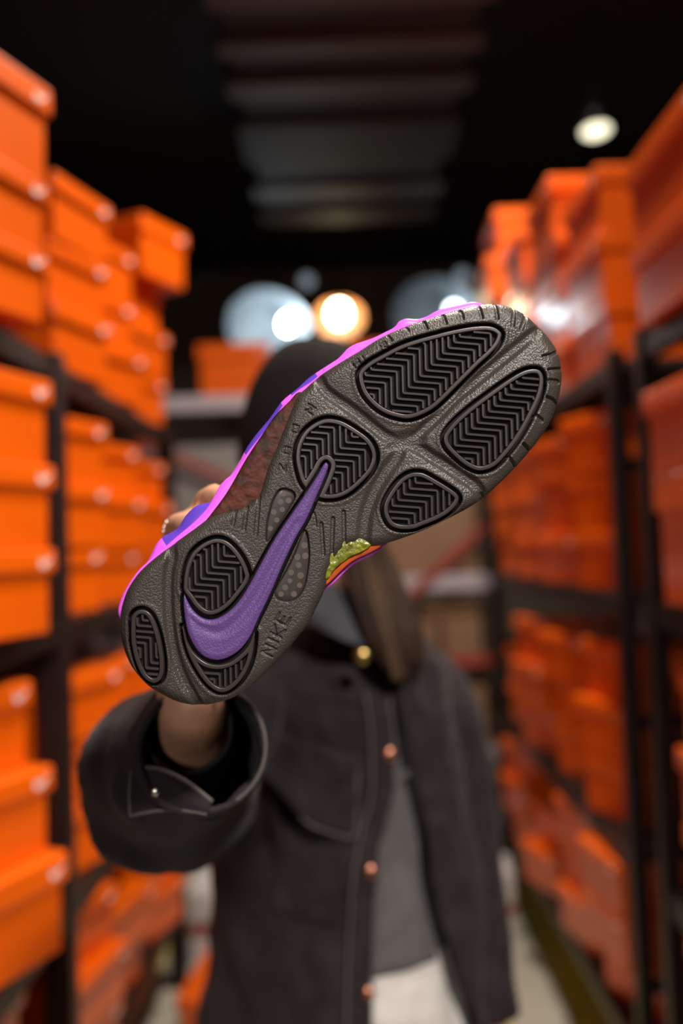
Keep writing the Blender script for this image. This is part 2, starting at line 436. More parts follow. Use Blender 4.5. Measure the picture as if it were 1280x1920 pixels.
# ------------------------------------------------------------------ lamps
def lathe(prof, n=32):
    V = []; Fs = []
    for r, z in prof:
        for k in range(n):
            a = 2 * math.pi * k / n; V.append((r * math.cos(a), r * math.sin(a), z))
    for i in range(len(prof) - 1):
        for k in range(n):
            a = i * n + k; b = i * n + (k + 1) % n
            Fs.append((a, b, b + n, a + n))
    return V, Fs
M_shade_out = mat('lamp_shade_grey', (0.10, 0.10, 0.11), 0.4, metal=0.5)
M_shade_in = mat('lamp_shade_white', (0.17, 0.19, 0.21), 0.5)
M_shade_brass = mat('lamp_shade_amber', (0.24, 0.11, 0.04), 0.45)
M_bulb_c = mat('cool_bulb', (0.9, 0.95, 1.0), 0.3, emit=((0.80, 0.94, 1.0), 60))
M_bulb_w = mat('warm_bulb', (1.0, 0.85, 0.6), 0.3, emit=((1.0, 0.80, 0.50), 34))
M_bulb_dim = mat('cool_bulb_dim', (0.9, 0.95, 1.0), 0.3, emit=((0.80, 0.94, 1.0), 12))
M_glint = mat('socket_glint_glow', (0.6, 0.65, 0.7), 0.4, emit=((0.55, 0.68, 0.78), 0.35))  # dim glow standing in for a glint on a lamp socket
M_disc = mat('downlight_glass', (1, 1, 0.95), 0.3, emit=((1.0, 0.93, 0.66), 2.2))
def pendant(px, py, Y, r, tilt, yaw, warm, label, power, globe=None):
    p = CAM + (FW + RT * (px - 640) / F - UP * (py - 960) / F) * (Y / FW[1])
    t = empty('pendant_lamp', p); tag(t, label, 'lamp', 'pendant lamps at the far end')
    prof = [(0.03, 0.20), (0.045, 0.195), (r * 0.45, 0.16), (r * 0.78, 0.08), (r, -0.02), (r * 1.02, -0.03)]
    V, Fs = lathe(prof); rotm = Matrix.Rotation(yaw, 3, 'Z') @ Matrix.Rotation(tilt, 3, 'X')
    V = [tuple(rotm @ Vector(v)) for v in V]
    sh = mesh_obj('lamp_shade', V, Fs, [M_shade_out, M_shade_brass if warm else M_shade_in], t)
    s = solidify(sh, 0.006, 0); sh.modifiers['thickness'].material_offset = 0
    sh.data.materials[0] = M_shade_brass if warm else M_shade_in
    bm = bmesh.new(); bmesh.ops.create_uvsphere(bm, u_segments=20, v_segments=12, radius=0.070 if warm else 0.042)
    for v in bm.verts: v.co.z *= 1.35 if warm else 1.9
    bmesh.ops.translate(bm, vec=(0 if warm else 0.12, 0, 0.02), verts=bm.verts)
    bmesh.ops.rotate(bm, cent=(0, 0, 0), matrix=rotm, verts=bm.verts)
    bm_obj('bulb', bm, M_bulb_w if warm else (M_bulb_dim if power < 2 else M_bulb_c), t, True)
    top = rotm @ Vector((0, 0, 0.19))
    V, Fs = tube([top, top + Vector((0, 0, 0.06)), Vector((top.x, top.y, ZC - p[2]))], [0.022, 0.012, 0.006], 10)
    mesh_obj('cord', V, Fs, M_black, t)
    if globe:
        g = CAM + (FW + RT * (globe[0] - 640) / F - UP * (globe[1] - 960) / F) * ((Y + 0.3) / FW[1])
        gt = empty('glint_ball', g); tag(gt, globe[2], 'lamp', 'small socket glints at the far end')
        bm = bmesh.new(); bmesh.ops.create_uvsphere(bm, u_segments=16, v_segments=10, radius=0.045)
        bm_obj('bulb', bm, M_glint, gt, True)  # highlight on the pendant's socket, made as a glowing ball
        V, Fs = tube([(0, 0, 0.04), (0, 0, 0.09), (0, 0, ZC - g[2])], [0.02, 0.012, 0.005], 10)
        mesh_obj('cord', V, Fs, M_black, gt)
pendant(505, 612, 5.5, 0.27, R(-48), R(-10), False, 'cool white pendant lamp behind the left of the cap', 2.2, (575, 527, 'small glowing ball for a socket glint above the cool pendant left'))
pendant(636, 592, 6.0, 0.17, R(-38), R(0), True, 'warm amber pendant lamp directly above the black cap', 2.0)
pendant(815, 590, 5.5, 0.27, R(-48), R(-10), False, 'cool white pendant lamp above the shoe toe', 1.6, (866, 517, 'small glowing ball for a socket glint above the cool pendant right'))
dl = empty('downlight', (1.19, 3.73, 3.2)); tag(dl, 'round glowing downlight above the right rack', 'lamp')
V, Fs = lathe([(0.001, 0.0), (0.060, 0.0), (0.062, 0.006)]); tl = Matrix.Rotation(R(-8), 3, 'X')
mesh_obj('lamp_lens', [tuple(tl @ Vector(v)) for v in V], Fs, M_disc, dl)
V, Fs = lathe([(0.0625, -0.002), (0.070, -0.003), (0.072, 0.08), (0.05, 0.14), (0.001, 0.14)])
mesh_obj('housing', [tuple(tl @ Vector(v)) for v in V], Fs, M_black, dl)
V, Fs = tube([tl @ Vector((0, 0, 0.13)), Vector((0, 0.02, 0.2)), Vector((0, 0.02, ZC - 3.2))], [0.012] * 3, 10)
mesh_obj('stem', V, Fs, M_black, dl)
# ------------------------------------------------------------------ the shoe, sole towards the camera
S = D0 / F                                      # metres per drawing unit on the sole
shoe = empty('sneaker'); shoe.matrix_world = Matrix.Translation(CAM + FW * D0) @ ROT.to_4x4()
tag(shoe, 'sneaker held up sole-first, dark tread with purple swoosh, pink and violet upper', 'shoe')
def L3(p, h):                                   # drawing coordinates and height -> local metres
    p = np.asarray(p, dtype=float)
    return np.column_stack([(p[:, 0] - 640) * S, -(p[:, 1] - 960) * S, np.asarray(h, dtype=float) * S])
A0 = np.array([228.0, 1265.0]); E_ = np.array([0.819, -0.573]); N_ = np.array([-0.573, -0.819])
def axis(p): p = np.asarray(p, float) - A0; return p @ E_, p @ N_

M_sole = mat('pebbled_rubber', (0.038, 0.0305, 0.0255), 0.42, spec=0.5, bump=(1000, 0.55, 'voronoi', 0.0005), var=((0.045, 0.0365, 0.0305), 60, 0.3))
M_pad = mat('smooth_dark_rubber', (0.036, 0.028, 0.026), 0.32, spec=0.6)
M_recess_shade = mat('recess_shade_rubber', (0.005, 0.004, 0.0045), 0.6, spec=0.12)  # rubber blackened so the shade of the recesses sits in its colour
M_swoosh = mat('purple_rubber', (0.105, 0.050, 0.200), 0.46, spec=0.5, bump=(900, 0.5, 'voronoi', 0.0004))
M_pink = mat('pink_foam', (0.80, 0.12, 0.85), 0.35, spec=0.4)
M_violet = mat('violet_foam', (0.115, 0.05, 0.50), 0.32, spec=0.5)
M_shank = mat('tortoiseshell_plate', (0.012, 0.006, 0.004), 0.48, spec=0.3, coat=0.0, var=((0.10, 0.018, 0.007), 150, 0.2), bump=(220, 0.18, 'noise', 0.001))
M_green = mat('yellow_green_plate', (0.26, 0.27, 0.02), 0.3, coat=0.5, var=((0.10, 0.11, 0.01), 220, 0.15), bump=(300, 0.6, 'noise', 0.002))
M_orange2 = mat('orange_plate', (0.55, 0.11, 0.015), 0.25, coat=0.5, var=((0.40, 0.05, 0.02), 120, 0.2))
M_window = mat('smoky_window', (0.026, 0.018, 0.016), 0.45, coat=0.15)
M_dot = mat('pale_dots', (0.085, 0.062, 0.052), 0.5)
M_lining = mat('black_lining', (0.015, 0.013, 0.016), 0.8, bump=(500, 0.4, 'noise', 0.001))

def sdist(P, poly):
    """signed distance of points to a closed polygon, negative inside"""
    A = np.asarray(poly, float); B = np.roll(A, -1, axis=0)
    d2 = np.full(len(P), 1e18); ins = np.zeros(len(P), bool)
    x, y = P[:, 0], P[:, 1]
    for (ax, ay), (bx, by) in zip(A, B):
        ex, ey = bx - ax, by - ay; l2 = ex * ex + ey * ey + 1e-12
        t = np.clip(((x - ax) * ex + (y - ay) * ey) / l2, 0, 1)
        dx = x - ax - t * ex; dy = y - ay - t * ey
        np.minimum(d2, dx * dx + dy * dy, out=d2)
        if ay != by:
            c = (ay > y) != (by > y)
            ins ^= c & (x < ex * (y - ay) / (by - ay) + ax)
    d = np.sqrt(d2); return np.where(ins, -d, d)
def ldist(P, line):
    A = np.asarray(line, float); d2 = np.full(len(P), 1e18); x, y = P[:, 0], P[:, 1]
    for (ax, ay), (bx, by) in zip(A[:-1], A[1:]):
        ex, ey = bx - ax, by - ay; l2 = ex * ex + ey * ey + 1e-12
        t = np.clip(((x - ax) * ex + (y - ay) * ey) / l2, 0, 1)
        dx = x - ax - t * ex; dy = y - ay - t * ey
        np.minimum(d2, dx * dx + dy * dy, out=d2)
    return np.sqrt(d2)
def sstep(a, b, x): t = np.clip((x - a) / (b - a), 0, 1); return t * t * (3 - 2 * t)
def local(P, pts, margin, fn, default):
    """evaluate fn only for points near the bounding box of pts"""
    pts = np.asarray(pts, float); lo = pts.min(0) - margin; hi = pts.max(0) + margin
    k = np.all((P >= lo) & (P <= hi), axis=1); out = np.full(len(P), float(default))
    if k.any(): out[k] = fn(P[k])
    return out

def spring(P):
    """gentle curve of the whole sole: the toe bends away, the sides too"""
    a, b = axis(P)
    return -26 * np.clip((a - 620) / 420, 0, 1.2) ** 2 - 8 * np.clip((160 - a) / 160, 0, 1) ** 2

def sheet(name, poly, height, step, m, parent, skirt=0.0, sdf=None):
    """fine surface over a traced outline with height(P, signed distance); the rim is drawn back by skirt"""
    poly = np.asarray(poly, float)
    lo = poly.min(0) - 3 * step; hi = poly.max(0) + 3 * step
    nx = int((hi[0] - lo[0]) / step) + 1; ny = int((hi[1] - lo[1]) / step) + 1
    gx, gy = np.meshgrid(lo[0] + np.arange(nx) * step, lo[1] + np.arange(ny) * step)
    P = np.column_stack([gx.ravel(), gy.ravel()])
    f = sdf or (lambda q: sdist(q, poly))
    sd = f(P); G = sd.reshape(ny, nx)
    gy_, gx_ = np.gradient(G, step)
    gl = np.maximum(np.hypot(gx_, gy_), 0.5).ravel()
    grad = np.column_stack([gx_.ravel(), gy_.ravel()]) / gl[:, None]
    idx = np.arange(nx * ny).reshape(ny, nx)
    Q = np.column_stack([idx[:-1, :-1].ravel(), idx[1:, :-1].ravel(), idx[1:, 1:].ravel(), idx[:-1, 1:].ravel()])
    Q = Q[(sd[Q] <= 0).any(axis=1)]
    used = np.unique(Q); remap = np.full(nx * ny, -1); remap[used] = np.arange(len(used))
    Q = remap[Q]; P2 = P[used].copy(); s2 = sd[used]
    o = s2 > 0
    P2[o] -= grad[used][o] * s2[o][:, None]
    s2 = np.minimum(s2, 0)
    V = L3(P2, height(P2, s2) + spring(P2))
    if skirt:
        e = np.concatenate([Q[:, [0, 1]], Q[:, [1, 2]], Q[:, [2, 3]], Q[:, [3, 0]]])
        key = np.sort(e, axis=1); kk = key[:, 0].astype(np.int64) * len(V) + key[:, 1]
        u, first, cnt = np.unique(kk, return_index=True, return_counts=True)
        be = e[first[cnt == 1]]
        bv = np.unique(be); rm = np.full(len(V), -1); rm[bv] = np.arange(len(bv)) + len(V)
        V = np.concatenate([V, V[bv] - np.array([0, 0, skirt * S])])
        Q = np.concatenate([Q, np.column_stack([be[:, 1], be[:, 0], rm[be[:, 0]], rm[be[:, 1]]])])
    return mesh_obj(name, V, Q, m, parent, True)

# ---- outlines, in drawing units (1 unit = 0.28 mm)
OUT = [(219,1180),(222,1150),(229,1122),(240,1099),(260,1072),(290,1045),(330,1015),(365,990),(392,970),(415,960),(445,951),(468,941),(484,925),(492,900),
 (500,875),(515,840),(532,797),(547,760),(557,740),(573,726),(598,703),(640,676),(675,655),(707,634),(740,617),(780,600),(818,587),(855,575),(892,565),
 (920,560),(950,561),(975,569),(997,581),(1017,599),(1035,617),(1050,637),(1058,654),(1063,672),(1065,696),(1062,722),(1055,752),(1042,784),(1025,811),
 (1002,841),(965,881),(935,910),(910,932),(880,952),(842,972),(805,990),(770,1004),(738,1015),(710,1023),(690,1025),(668,1021),(650,1026),(635,1040),(624,1058),(615,1078),
 (610,1100),(602,1122),(590,1146),(578,1172),(562,1190),(548,1208),(524,1236),(490,1270),(465,1292),(440,1308),(425,1315),(400,1322),(372,1327),(350,1325),(325,1319),
 (300,1307),(275,1292),(255,1272),(237,1247),(225,1215)]
PADS = [
 dict(p=[(672.5,710),(675,695),(690,680),(712,667),(750,647),(787,634),(820,625),(842,619),(880,611),(912,608),(930,611),(942,620),(942,630),(935,645),(920,662),(900,680),(880,700),(855,725),(830,750),(805,770),(770,784),(740,781),(715,771),(695,755),(680,735)], s0=1492, hp=52),
 dict(p=[(832,822),(836,810),(852,790),(880,765),(917,737),(955,710),(980,695),(1000,689),(1015,691),(1022,702),(1022,720),(1015,745),(1002,772),(987,800),(970,827),(950,852),(930,872),(910,881),(892,881),(870,870),(847,850),(835,835)], s0=1688, hp=58),
 dict(p=[(555,847),(559,830),(570,810),(587,795),(607,786),(625,786),(645,792),(670,807),(690,822),(702,840),(705,860),(697,882),(680,902),(660,920),(640,931),(620,935),(600,933),(580,922),(566,905),(559,885),(555,865)], s0=1478, hp=50),
 dict(p=[(719,955),(722,940),(735,917),(752,897),(770,887),(785,886),(797,889),(817,900),(837,912),(855,925),(860,935),(855,947),(840,962),(817,975),(792,985),(775,991),(750,992),(732,985),(722,970)], s0=1684, hp=56),
 dict(p=[(344,1100),(347,1070),(357,1042),(372,1025),(390,1014),(407,1010),(425,1015),(442,1030),(457,1052),(466,1075),(466,1085),(460,1098),(445,1118),(430,1135),(412,1148),(395,1153),(380,1149),(366,1137),(356,1123),(347,1111)], s0=1462, hp=45),
 dict(p=[(245,1172),(247,1155),(257,1145),(270,1144),(282,1152),(292,1172),(300,1200),(305,1230),(306,1255),(302,1272),(292,1281),(280,1280),(267,1270),(257,1252),(250,1230),(245,1202)], s0=1430, hp=48),
 dict(p=[(342,1177),(347,1207),(357,1235),(372,1262),(387,1282),(402,1294),(417,1298),(432,1293),(450,1277),(465,1252),(474,1222),(477,1189),(474,1191),(465,1211),(450,1228),(432,1241),(412,1247),(392,1245),(375,1236),(360,1221),(350,1203),(344,1180)], s0=1624, hp=52),
]
SWOOSH = [(611,867),(606,871),(598,886),(575,922),(547,963),(515,1010),(487,1060),(467,1097),(450,1124),(432,1144),(412,1158),(395,1163),(377,1159),(361,1146),(351,1129),(345,1115),(343,1127),(345,1152),(350,1181),(360,1206),(375,1226),(392,1236),(412,1238),(432,1231),(452,1216),(470,1191),(482,1163),(495,1137),(510,1105),(527,1065),(552,1012),(575,972),(592,932),(604,905),(613,882),(615,872)]
WIN = [[(527,917),(547,921),(552,932),(540,955),(522,985),(503,1012),(499,1011),(500,985),(505,960),(513,935)],
       [(572,995),(577,1010),(579,1040),(576,1070),(570,1100),(557,1120),(540,1127),(522,1124),(515,1112),(522,1095),(537,1070),(552,1040),(565,1005)]]
OUTc = smooth_path(OUT, 3, True)
PADc = [smooth_path(d['p'], 4, True) for d in PADS]
SWc = np.concatenate([smooth_path(SWOOSH[15:] + SWOOSH[:1], 3)[:-1], smooth_path(SWOOSH[:16], 3)[:-1]])
WINc = [smooth_path(w, 4, True) for w in WIN]

# soft valleys between the pods: (line, half width, depth)
VAL = [([(598,712),(612,735),(660,768),(700,800),(725,818),(755,828)], 11, 8),
 ([(755,828),(782,815),(817,783),(855,744),(905,703),(955,662),(992,632),(1012,616)], 11, 9),
 ([(755,828),(742,858),(720,888),(699,928),(686,965),(682,1000),(680,1022)], 13, 7),
 ([(755,828),(785,840),(812,858),(838,873),(866,892),(890,910),(908,932)], 12, 9),
 ([(318,1020),(321,1045),(316,1070),(314,1105),(316,1155),(322,1205),(332,1245),(345,1278),(360,1305),(372,1330)], 10, 8),
 ([(745,832),(778,824)], 19, 8.5)]
# slots and nicks: (line, half width, depth)
SLOT = [([(441,957),(436,984)], 3.4, 4), ([(462,951),(457,993)], 3.4, 4), ([(485,932),(479,1003)], 3.6, 4),
 ([(602,982),(606,1040)], 3.2, 4.5), ([(624,972),(621,1052)], 3.2, 4.5), ([(644,960),(645,1022)], 3.2, 4.5), ([(588,962),(592,985)], 2.5, 3),
 ([(796,600),(801,614)], 3, 6), ([(833,586),(837,604)], 3, 6), ([(866,577),(869,594)], 3.5, 6), ([(901,562),(906,592)], 3, 7), ([(934,560),(936,593)], 3, 7),
 ([(972,564),(965,606)], 3.5, 8), ([(995,580),(982,613)], 3.5, 8), ([(1024,664),(1040,660),(1060,650)], 3.2, 7), ([(1034,690),(1064,685)], 3.2, 7),
 ([(1036,712),(1052,712)], 5, 5), ([(1030,742),(1042,746),(1057,756)], 3.2, 7), ([(1008,780),(1018,786)], 5, 5), ([(984,832),(1003,846)], 3.2, 7),
 ([(955,858),(968,872)], 3.4, 6), ([(905,925),(914,934)], 3, 5), ([(760,608),(766,618)], 2.4, 4), ([(728,628),(734,638)], 2.4, 4)]
def letters(txt, org, ux, uy, adv, skip=()):
    """engraved strokes; ux, uy = letter width and height vectors"""
    G = {'N': [[(0,0),(0,1),(1,0),(1,1)]], 'I': [[(.5,0),(.5,1)]], 'K': [[(0,0),(0,1)],[(1,1),(0,.45),(1,0)]], 'E': [[(1,1),(0,1),(0,0),(1,0)],[(0,.5),(.8,.5)]],
         'Z': [[(0,1),(1,1),(0,0),(1,0)]], 'O': [[(0,0),(0,1),(1,1),(1,0),(0,0)]], 'M': [[(0,0),(0,1),(.5,.4),(1,1),(1,0)]], 'A': [[(0,0),(0,1),(1,1),(1,0)],[(0,.5),(1,.5)]], 'R': [[(0,0),(0,1),(1,1),(1,.5),(0,.5),(1,0)]]}
    out = []
    for i, c in enumerate(txt):
        o = np.array(org[i]) if isinstance(org, list) else np.array(org) + np.array(adv) * i
        for st in G[c]: out.append(([tuple(o + np.array(ux) * a + np.array(uy) * b) for a, b in st]))
    return out
LET = [(l, 1.7, 3.6) for l in letters('NIKE', [(510,1232),(524,1211),(527,1196),(536,1173)], (8,-14), (-20,-10), None)]
LET[1:2] = [([(521,1205),(503,1197)], 1.7, 3.6)]
for c, o, ux, uy in (('Z',(534,884),(2,-11),(-12,-3)),('O',(542,852),(3,-12),(-11,-3)),('O',(557,812),(3,-13),(-11,-3)),('M',(585,777),(6,-12),(-13,-8)),('A',(666,690),(11,-7),(-7,-11)),('I',(681,681),(9,-6),(-7,-11)),('R',(716,656),(11,-6),(-6,-11))):
    LET += [(l, 1.3, 3.2) for l in letters(c, [o], ux, uy, None)]

def sole_h(P, sd):
    a, b = axis(P); d = -sd
    Rr = 20 + 16 * sstep(700, 980, a) + 6 * sstep(150, 30, a)
    t = np.clip((Rr - d) / Rr, 0, 0.985)
    h = -Rr * 0.85 * (1 - np.sqrt(1 - t * t))
    vv = np.zeros(len(P))
    for ln, w, dep in VAL:
        c = smooth_path(ln, 4)
        q = local(P, c, w * 3, lambda p: ldist(p, c), 99)
        vv = np.maximum(vv, dep * (0.82 * (1 - sstep(w * 0.35, w * 1.35, q)) + 0.30 * np.exp(-(q / (w * 2.2)) ** 2)))
    h -= vv
    for ln, w, dep in SLOT + LET:
        q = local(P, ln, w + 4, lambda p: ldist(p, ln), 99)
        h -= dep * (1 - sstep(w - 1.1, w + 1.1, q))
    drop = np.zeros(len(P))
    for c in PADc:                                     # moat round each tread pad
        q = local(P, c, 14, lambda p: sdist(p, c), 99)
        h += 1.3 * np.exp(-((q - 11) / 4) ** 2) * (q < 30)
        drop = np.maximum(drop, 14 * (1 - sstep(5.0, 7.4, q)))
    q = local(P, SWc, 14, lambda p: sdist(p, SWc), 99)
    drop = np.maximum(drop, 14 * (1 - sstep(4.0, 6.4, q)))
    for c in WINc:
        q = local(P, c, 10, lambda p: sdist(p, c), 99)
        drop = np.maximum(drop, 13 * (1 - sstep(-1.5, 2.5, q)))
    return h - drop
# small nicks in the outline of the toe and heel are cut by the slots; the wall runs back to the midsole
sole = sheet('outsole', OUTc, sole_h, 1.15, [M_sole, M_recess_shade], shoe, skirt=24)
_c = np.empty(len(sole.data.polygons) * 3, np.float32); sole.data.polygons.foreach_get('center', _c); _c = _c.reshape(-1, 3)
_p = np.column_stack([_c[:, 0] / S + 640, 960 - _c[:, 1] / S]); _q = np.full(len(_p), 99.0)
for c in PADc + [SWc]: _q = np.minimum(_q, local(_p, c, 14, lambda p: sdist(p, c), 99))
sole.data.polygons.foreach_set('material_index', (_q < 6.2).astype(np.int32))       # shade of the moats round pads and swoosh, painted black

# ---- tread pads: rim and floor in one sheet, each zigzag rib a sub-part
def zig(s, s0, hp):
    """triangular wave of the herringbone: falling where ribs run level, rising where they run upright"""
    ph = ((s - s0) / (2 * hp)) % 1.0; cyc = math.floor((s - s0) / (2 * hp))
    up, dn = 0.96, -0.86
    base = cyc * hp * (up + dn)
    return base + (dn * ph * 2 * hp if ph < 0.5 else dn * hp + up * (ph - 0.5) * 2 * hp)
def rib_mesh(path, base_h, w=2.45):
    """bar of trapezoid section with a small flat top along a path in drawing units"""
    P = np.asarray(path); n = len(P)
    T = np.gradient(P, axis=0); T /= np.linalg.norm(T, axis=1)[:, None] + 1e-9
    Nn = np.column_stack([-T[:, 1], T[:, 0]])
    prof = [(-w, -9.5), (-w, -2.2), (-w + 0.9, -0.9), (w - 0.9, -0.9), (w, -2.2), (w, -9.5)]
    V = []; k = len(prof)
    sp = spring(P)
    rows = [L3(P + Nn * o, np.full(n, z) + sp + base_h) for o, z in prof]
    V = np.stack(rows, axis=1).reshape(-1, 3)
    Fs = []
    for i in range(n - 1):
        for j in range(k - 1):
            a = i * k + j; Fs.append((a, a + 1, a + 1 + k, a + k))
    Fs.append(tuple(range(k - 1, -1, -1))); Fs.append(tuple((n - 1) * k + j for j in range(k)))
    return V, Fs
RIM = 8.5
for ip, (d, c) in enumerate(zip(PADS, PADc)):
    guard = ip == 2
    def psdf(q, c=c, guard=guard):
        s = sdist(q, c)
        if guard: s = np.maximum(s, 5.0 - sdist(q, SWc))
        return s
    def inner(q, c=c, guard=guard, ip=ip):
        s = sdist(q, c) + RIM
        if guard: s = np.maximum(s, 14.5 - sdist(q, SWc))
        if ip == 6:                                     # crescent: broad plain rim along the swoosh and its horns
            s = np.maximum(s, 16 - sdist(q, SWc)); s = np.maximum(s, 1228 - q[:, 1] - (q[:, 0] - 400) * 0.45)
        return s
    def pad_h(P, sd):
        e = inner(P); r = 1.6
        h = 0.6 - 1.4 * (1 - np.clip(-sd / r, 0, 1)) ** 2
        h -= 9.5 * (1 - sstep(-1.2, 1.2, e)) + 0.0
        return h
    pad = sheet('tread_pad', c, pad_h, 0.95, [M_pad, M_recess_shade], shoe, skirt=10, sdf=psdf)
    # floor faces get the rubber with recess shade in its colour
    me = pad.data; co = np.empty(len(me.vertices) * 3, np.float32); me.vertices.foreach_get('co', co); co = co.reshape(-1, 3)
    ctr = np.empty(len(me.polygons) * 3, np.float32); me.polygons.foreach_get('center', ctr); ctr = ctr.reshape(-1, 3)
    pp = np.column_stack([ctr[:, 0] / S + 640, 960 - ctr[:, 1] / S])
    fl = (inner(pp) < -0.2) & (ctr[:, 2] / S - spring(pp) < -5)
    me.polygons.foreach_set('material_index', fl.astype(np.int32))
    lo, hi = c.min(0), c.max(0)
    ss = np.arange((lo[0] + lo[1]) - 20, (hi[0] + hi[1]) + 20, 1.5)
    zz = np.array([zig(s, d['s0'], d['hp']) for s in ss])
    zz = np.convolve(np.pad(zz, 2, mode='edge'), np.ones(5) / 5, mode='valid')
    gap = 21.5 if ip not in (5, 6) else 20.0
    tmin = (lo[1] - hi[0]) - 200; kk = int((hi[1] - lo[0] - tmin) / gap) + 20
    for k in range(kk):
        t = tmin + k * gap + zz
        pth = np.column_stack([(ss - t) / 2, (ss + t) / 2])
        ok = inner(pth) < -1.2
        i = 0
        while i < len(ok):
            if not ok[i]: i += 1; continue
            j = i
            while j + 1 < len(ok) and ok[j + 1]: j += 1
            if j - i >= 4:
                seg = pth[max(i - 1, 0):j + 2]
                V, Fs = rib_mesh(seg, 0)
                mesh_obj('tread_rib', V, Fs, M_pad, pad, False)
            i = j + 1

# ---- purple swoosh inlay
SWV = smooth_path([(560,985),(532,1025),(505,1075),(478,1122),(448,1160),(412,1186),(378,1178),(362,1160)], 4)
def sw_h(P, sd):
    d = -sd
    h = -4.0 + 4.5 * np.sqrt(np.clip(d / 9, 0, 1))
    q = ldist(P, SWV)
    h -= 3.2 * np.exp(-(q / 10) ** 2) * sstep(2, 14, d)
    q2 = ldist(P, SWV + np.array([9.0, 11.0]))
    h += 0.9 * np.exp(-(q2 / 8) ** 2) * sstep(2, 14, d)
    return h
o = sheet('swoosh', SWc, sw_h, 1.0, M_swoosh, shoe, skirt=10); o['label'] = 'purple rubber swoosh inlay'

# ---- smoky windows with pale dots
for wi, c in enumerate(WINc):
    o = sheet('sole_window', c, lambda P, sd: -7.5 + 1.5 * np.sqrt(np.clip(-sd / 10, 0, 1)), 1.5, M_window, shoe, skirt=6)
    o['label'] = 'smoky recessed window with pale dots'
    lo, hi = c.min(0), c.max(0); pts = []
    for _ in range(900):
        q = rng.uniform(lo, hi)
        if sdist(q[None], c)[0] > -6.5: continue
        if pts and min(np.hypot(*(q - p)) for p in pts) < 14.5: continue
        pts.append(q)
    for q in pts:
        r = rng.uniform(4.6, 6.6); n = 14
        an = np.arange(n) * 2 * math.pi / n
        ring = np.column_stack([q[0] + r * np.cos(an), q[1] + r * np.sin(an)])
        ring2 = np.column_stack([q[0] + r * .95 * np.cos(an), q[1] + r * .95 * np.sin(an)])
        allp = np.concatenate([ring, ring2]); hz = np.concatenate([np.full(n, -6.4), np.full(n, -5.9)]) + spring(allp)
        V = L3(allp, hz); Fs = [(i, n + i, n + (i + 1) % n, (i + 1) % n) for i in range(n)] + [tuple(range(2 * n - 1, n - 1, -1))]
        mesh_obj('dot', V, [f[::-1] for f in Fs], M_dot, o, False)

# ---- arch plates showing at both sides of the waist
SHL = [(380,985),(392,966),(419,930),(437,900),(456,866),(475,836),(490,814),(512,781),(542,750),(560,733),(585,745),(560,800),(530,870),(505,935),(470,960),(420,975)]
def sh_h(P, sd):
    h = -13 + 4 * np.sqrt(np.clip(-sd / 14, 0, 1))
    return h + np.array([1.0 * noise.noise(Vector((x * .06, y * .06, 0))) + 0.5 * noise.noise(Vector((x * .2, y * .2, 4))) for x, y in P])
o = sheet('arch_plate', smooth_path(SHL, 3, True), sh_h, 2.0, M_shank, shoe, skirt=8); o['label'] = 'dark red tortoiseshell arch plate'
SHG = [(692,1018),(693,1026),(678,1035),(660,1043),(641,1056),(626,1070),(614,1086),(600,1086),(606,1050),(630,1020),(660,1005)]
o = sheet('arch_plate', smooth_path(SHG, 3, True), lambda P, sd: -9 + 3 * np.sqrt(np.clip(-sd / 8, 0, 1)) + np.array([2.0 * noise.noise(Vector((x * .12, y * .12, 7))) for x, y in P]), 1.5, M_green, shoe, skirt=5)
o['label'] = 'yellow-green mottled arch plate'
SHO = [(716,1016),(712,1027),(690,1039),(668,1049),(648,1063),(628,1083),(611,1098),(600,1098),(620,1060),(660,1020),(700,1005)]
o = sheet('arch_edge', smooth_path(SHO, 3, True), lambda P, sd: -16 + 3 * np.sqrt(np.clip(-sd / 8, 0, 1)), 1.5, M_orange2, shoe, skirt=6)
o['label'] = 'glossy orange edge of the arch plate'

# ---- midsole: pink band that shows past the sole on the left and at the waist
MIDL = [(222,1160),(219,1143),(229,1114),(246,1086),(262,1066),(283,1048),(308,1026),(338,1000),(362,980),(384,957),(399,933),(411,911),(423,898),(433,890),(450,868),(464,847),(488,817),(511,789),(531,757),(556,733),(582,716),(602,698),(608,689),(627,677),(640,665),(652,652),(668,643),(686,638),(700,632),(722,622),(740,611),(748,601),(762,595),(782,596),(800,591),(815,582),(832,575),(867,566),(895,561)]
MIDR = [(930,575),(985,600),(1030,650),(1040,700),(1020,780),(960,860),(880,930),(800,975),(740,1008),(723,1022),(700,1040),(671,1054),(648,1071),(628,1092),(609,1107),(590,1120),(560,1165),(500,1235),(430,1290),(360,1308),(300,1290),(250,1240),(235,1190)]
o = sheet('midsole', smooth_path([tuple((np.array(q) - (640, 960)) * 1.017 + (640, 960)) for q in MIDL + MIDR], 3, True), lambda P, sd: -32 + 5 * np.sqrt(np.clip(-sd / 9, 0, 1)), 2.5, M_pink, shoe, skirt=26)
o['label'] = 'bright pink foam midsole'

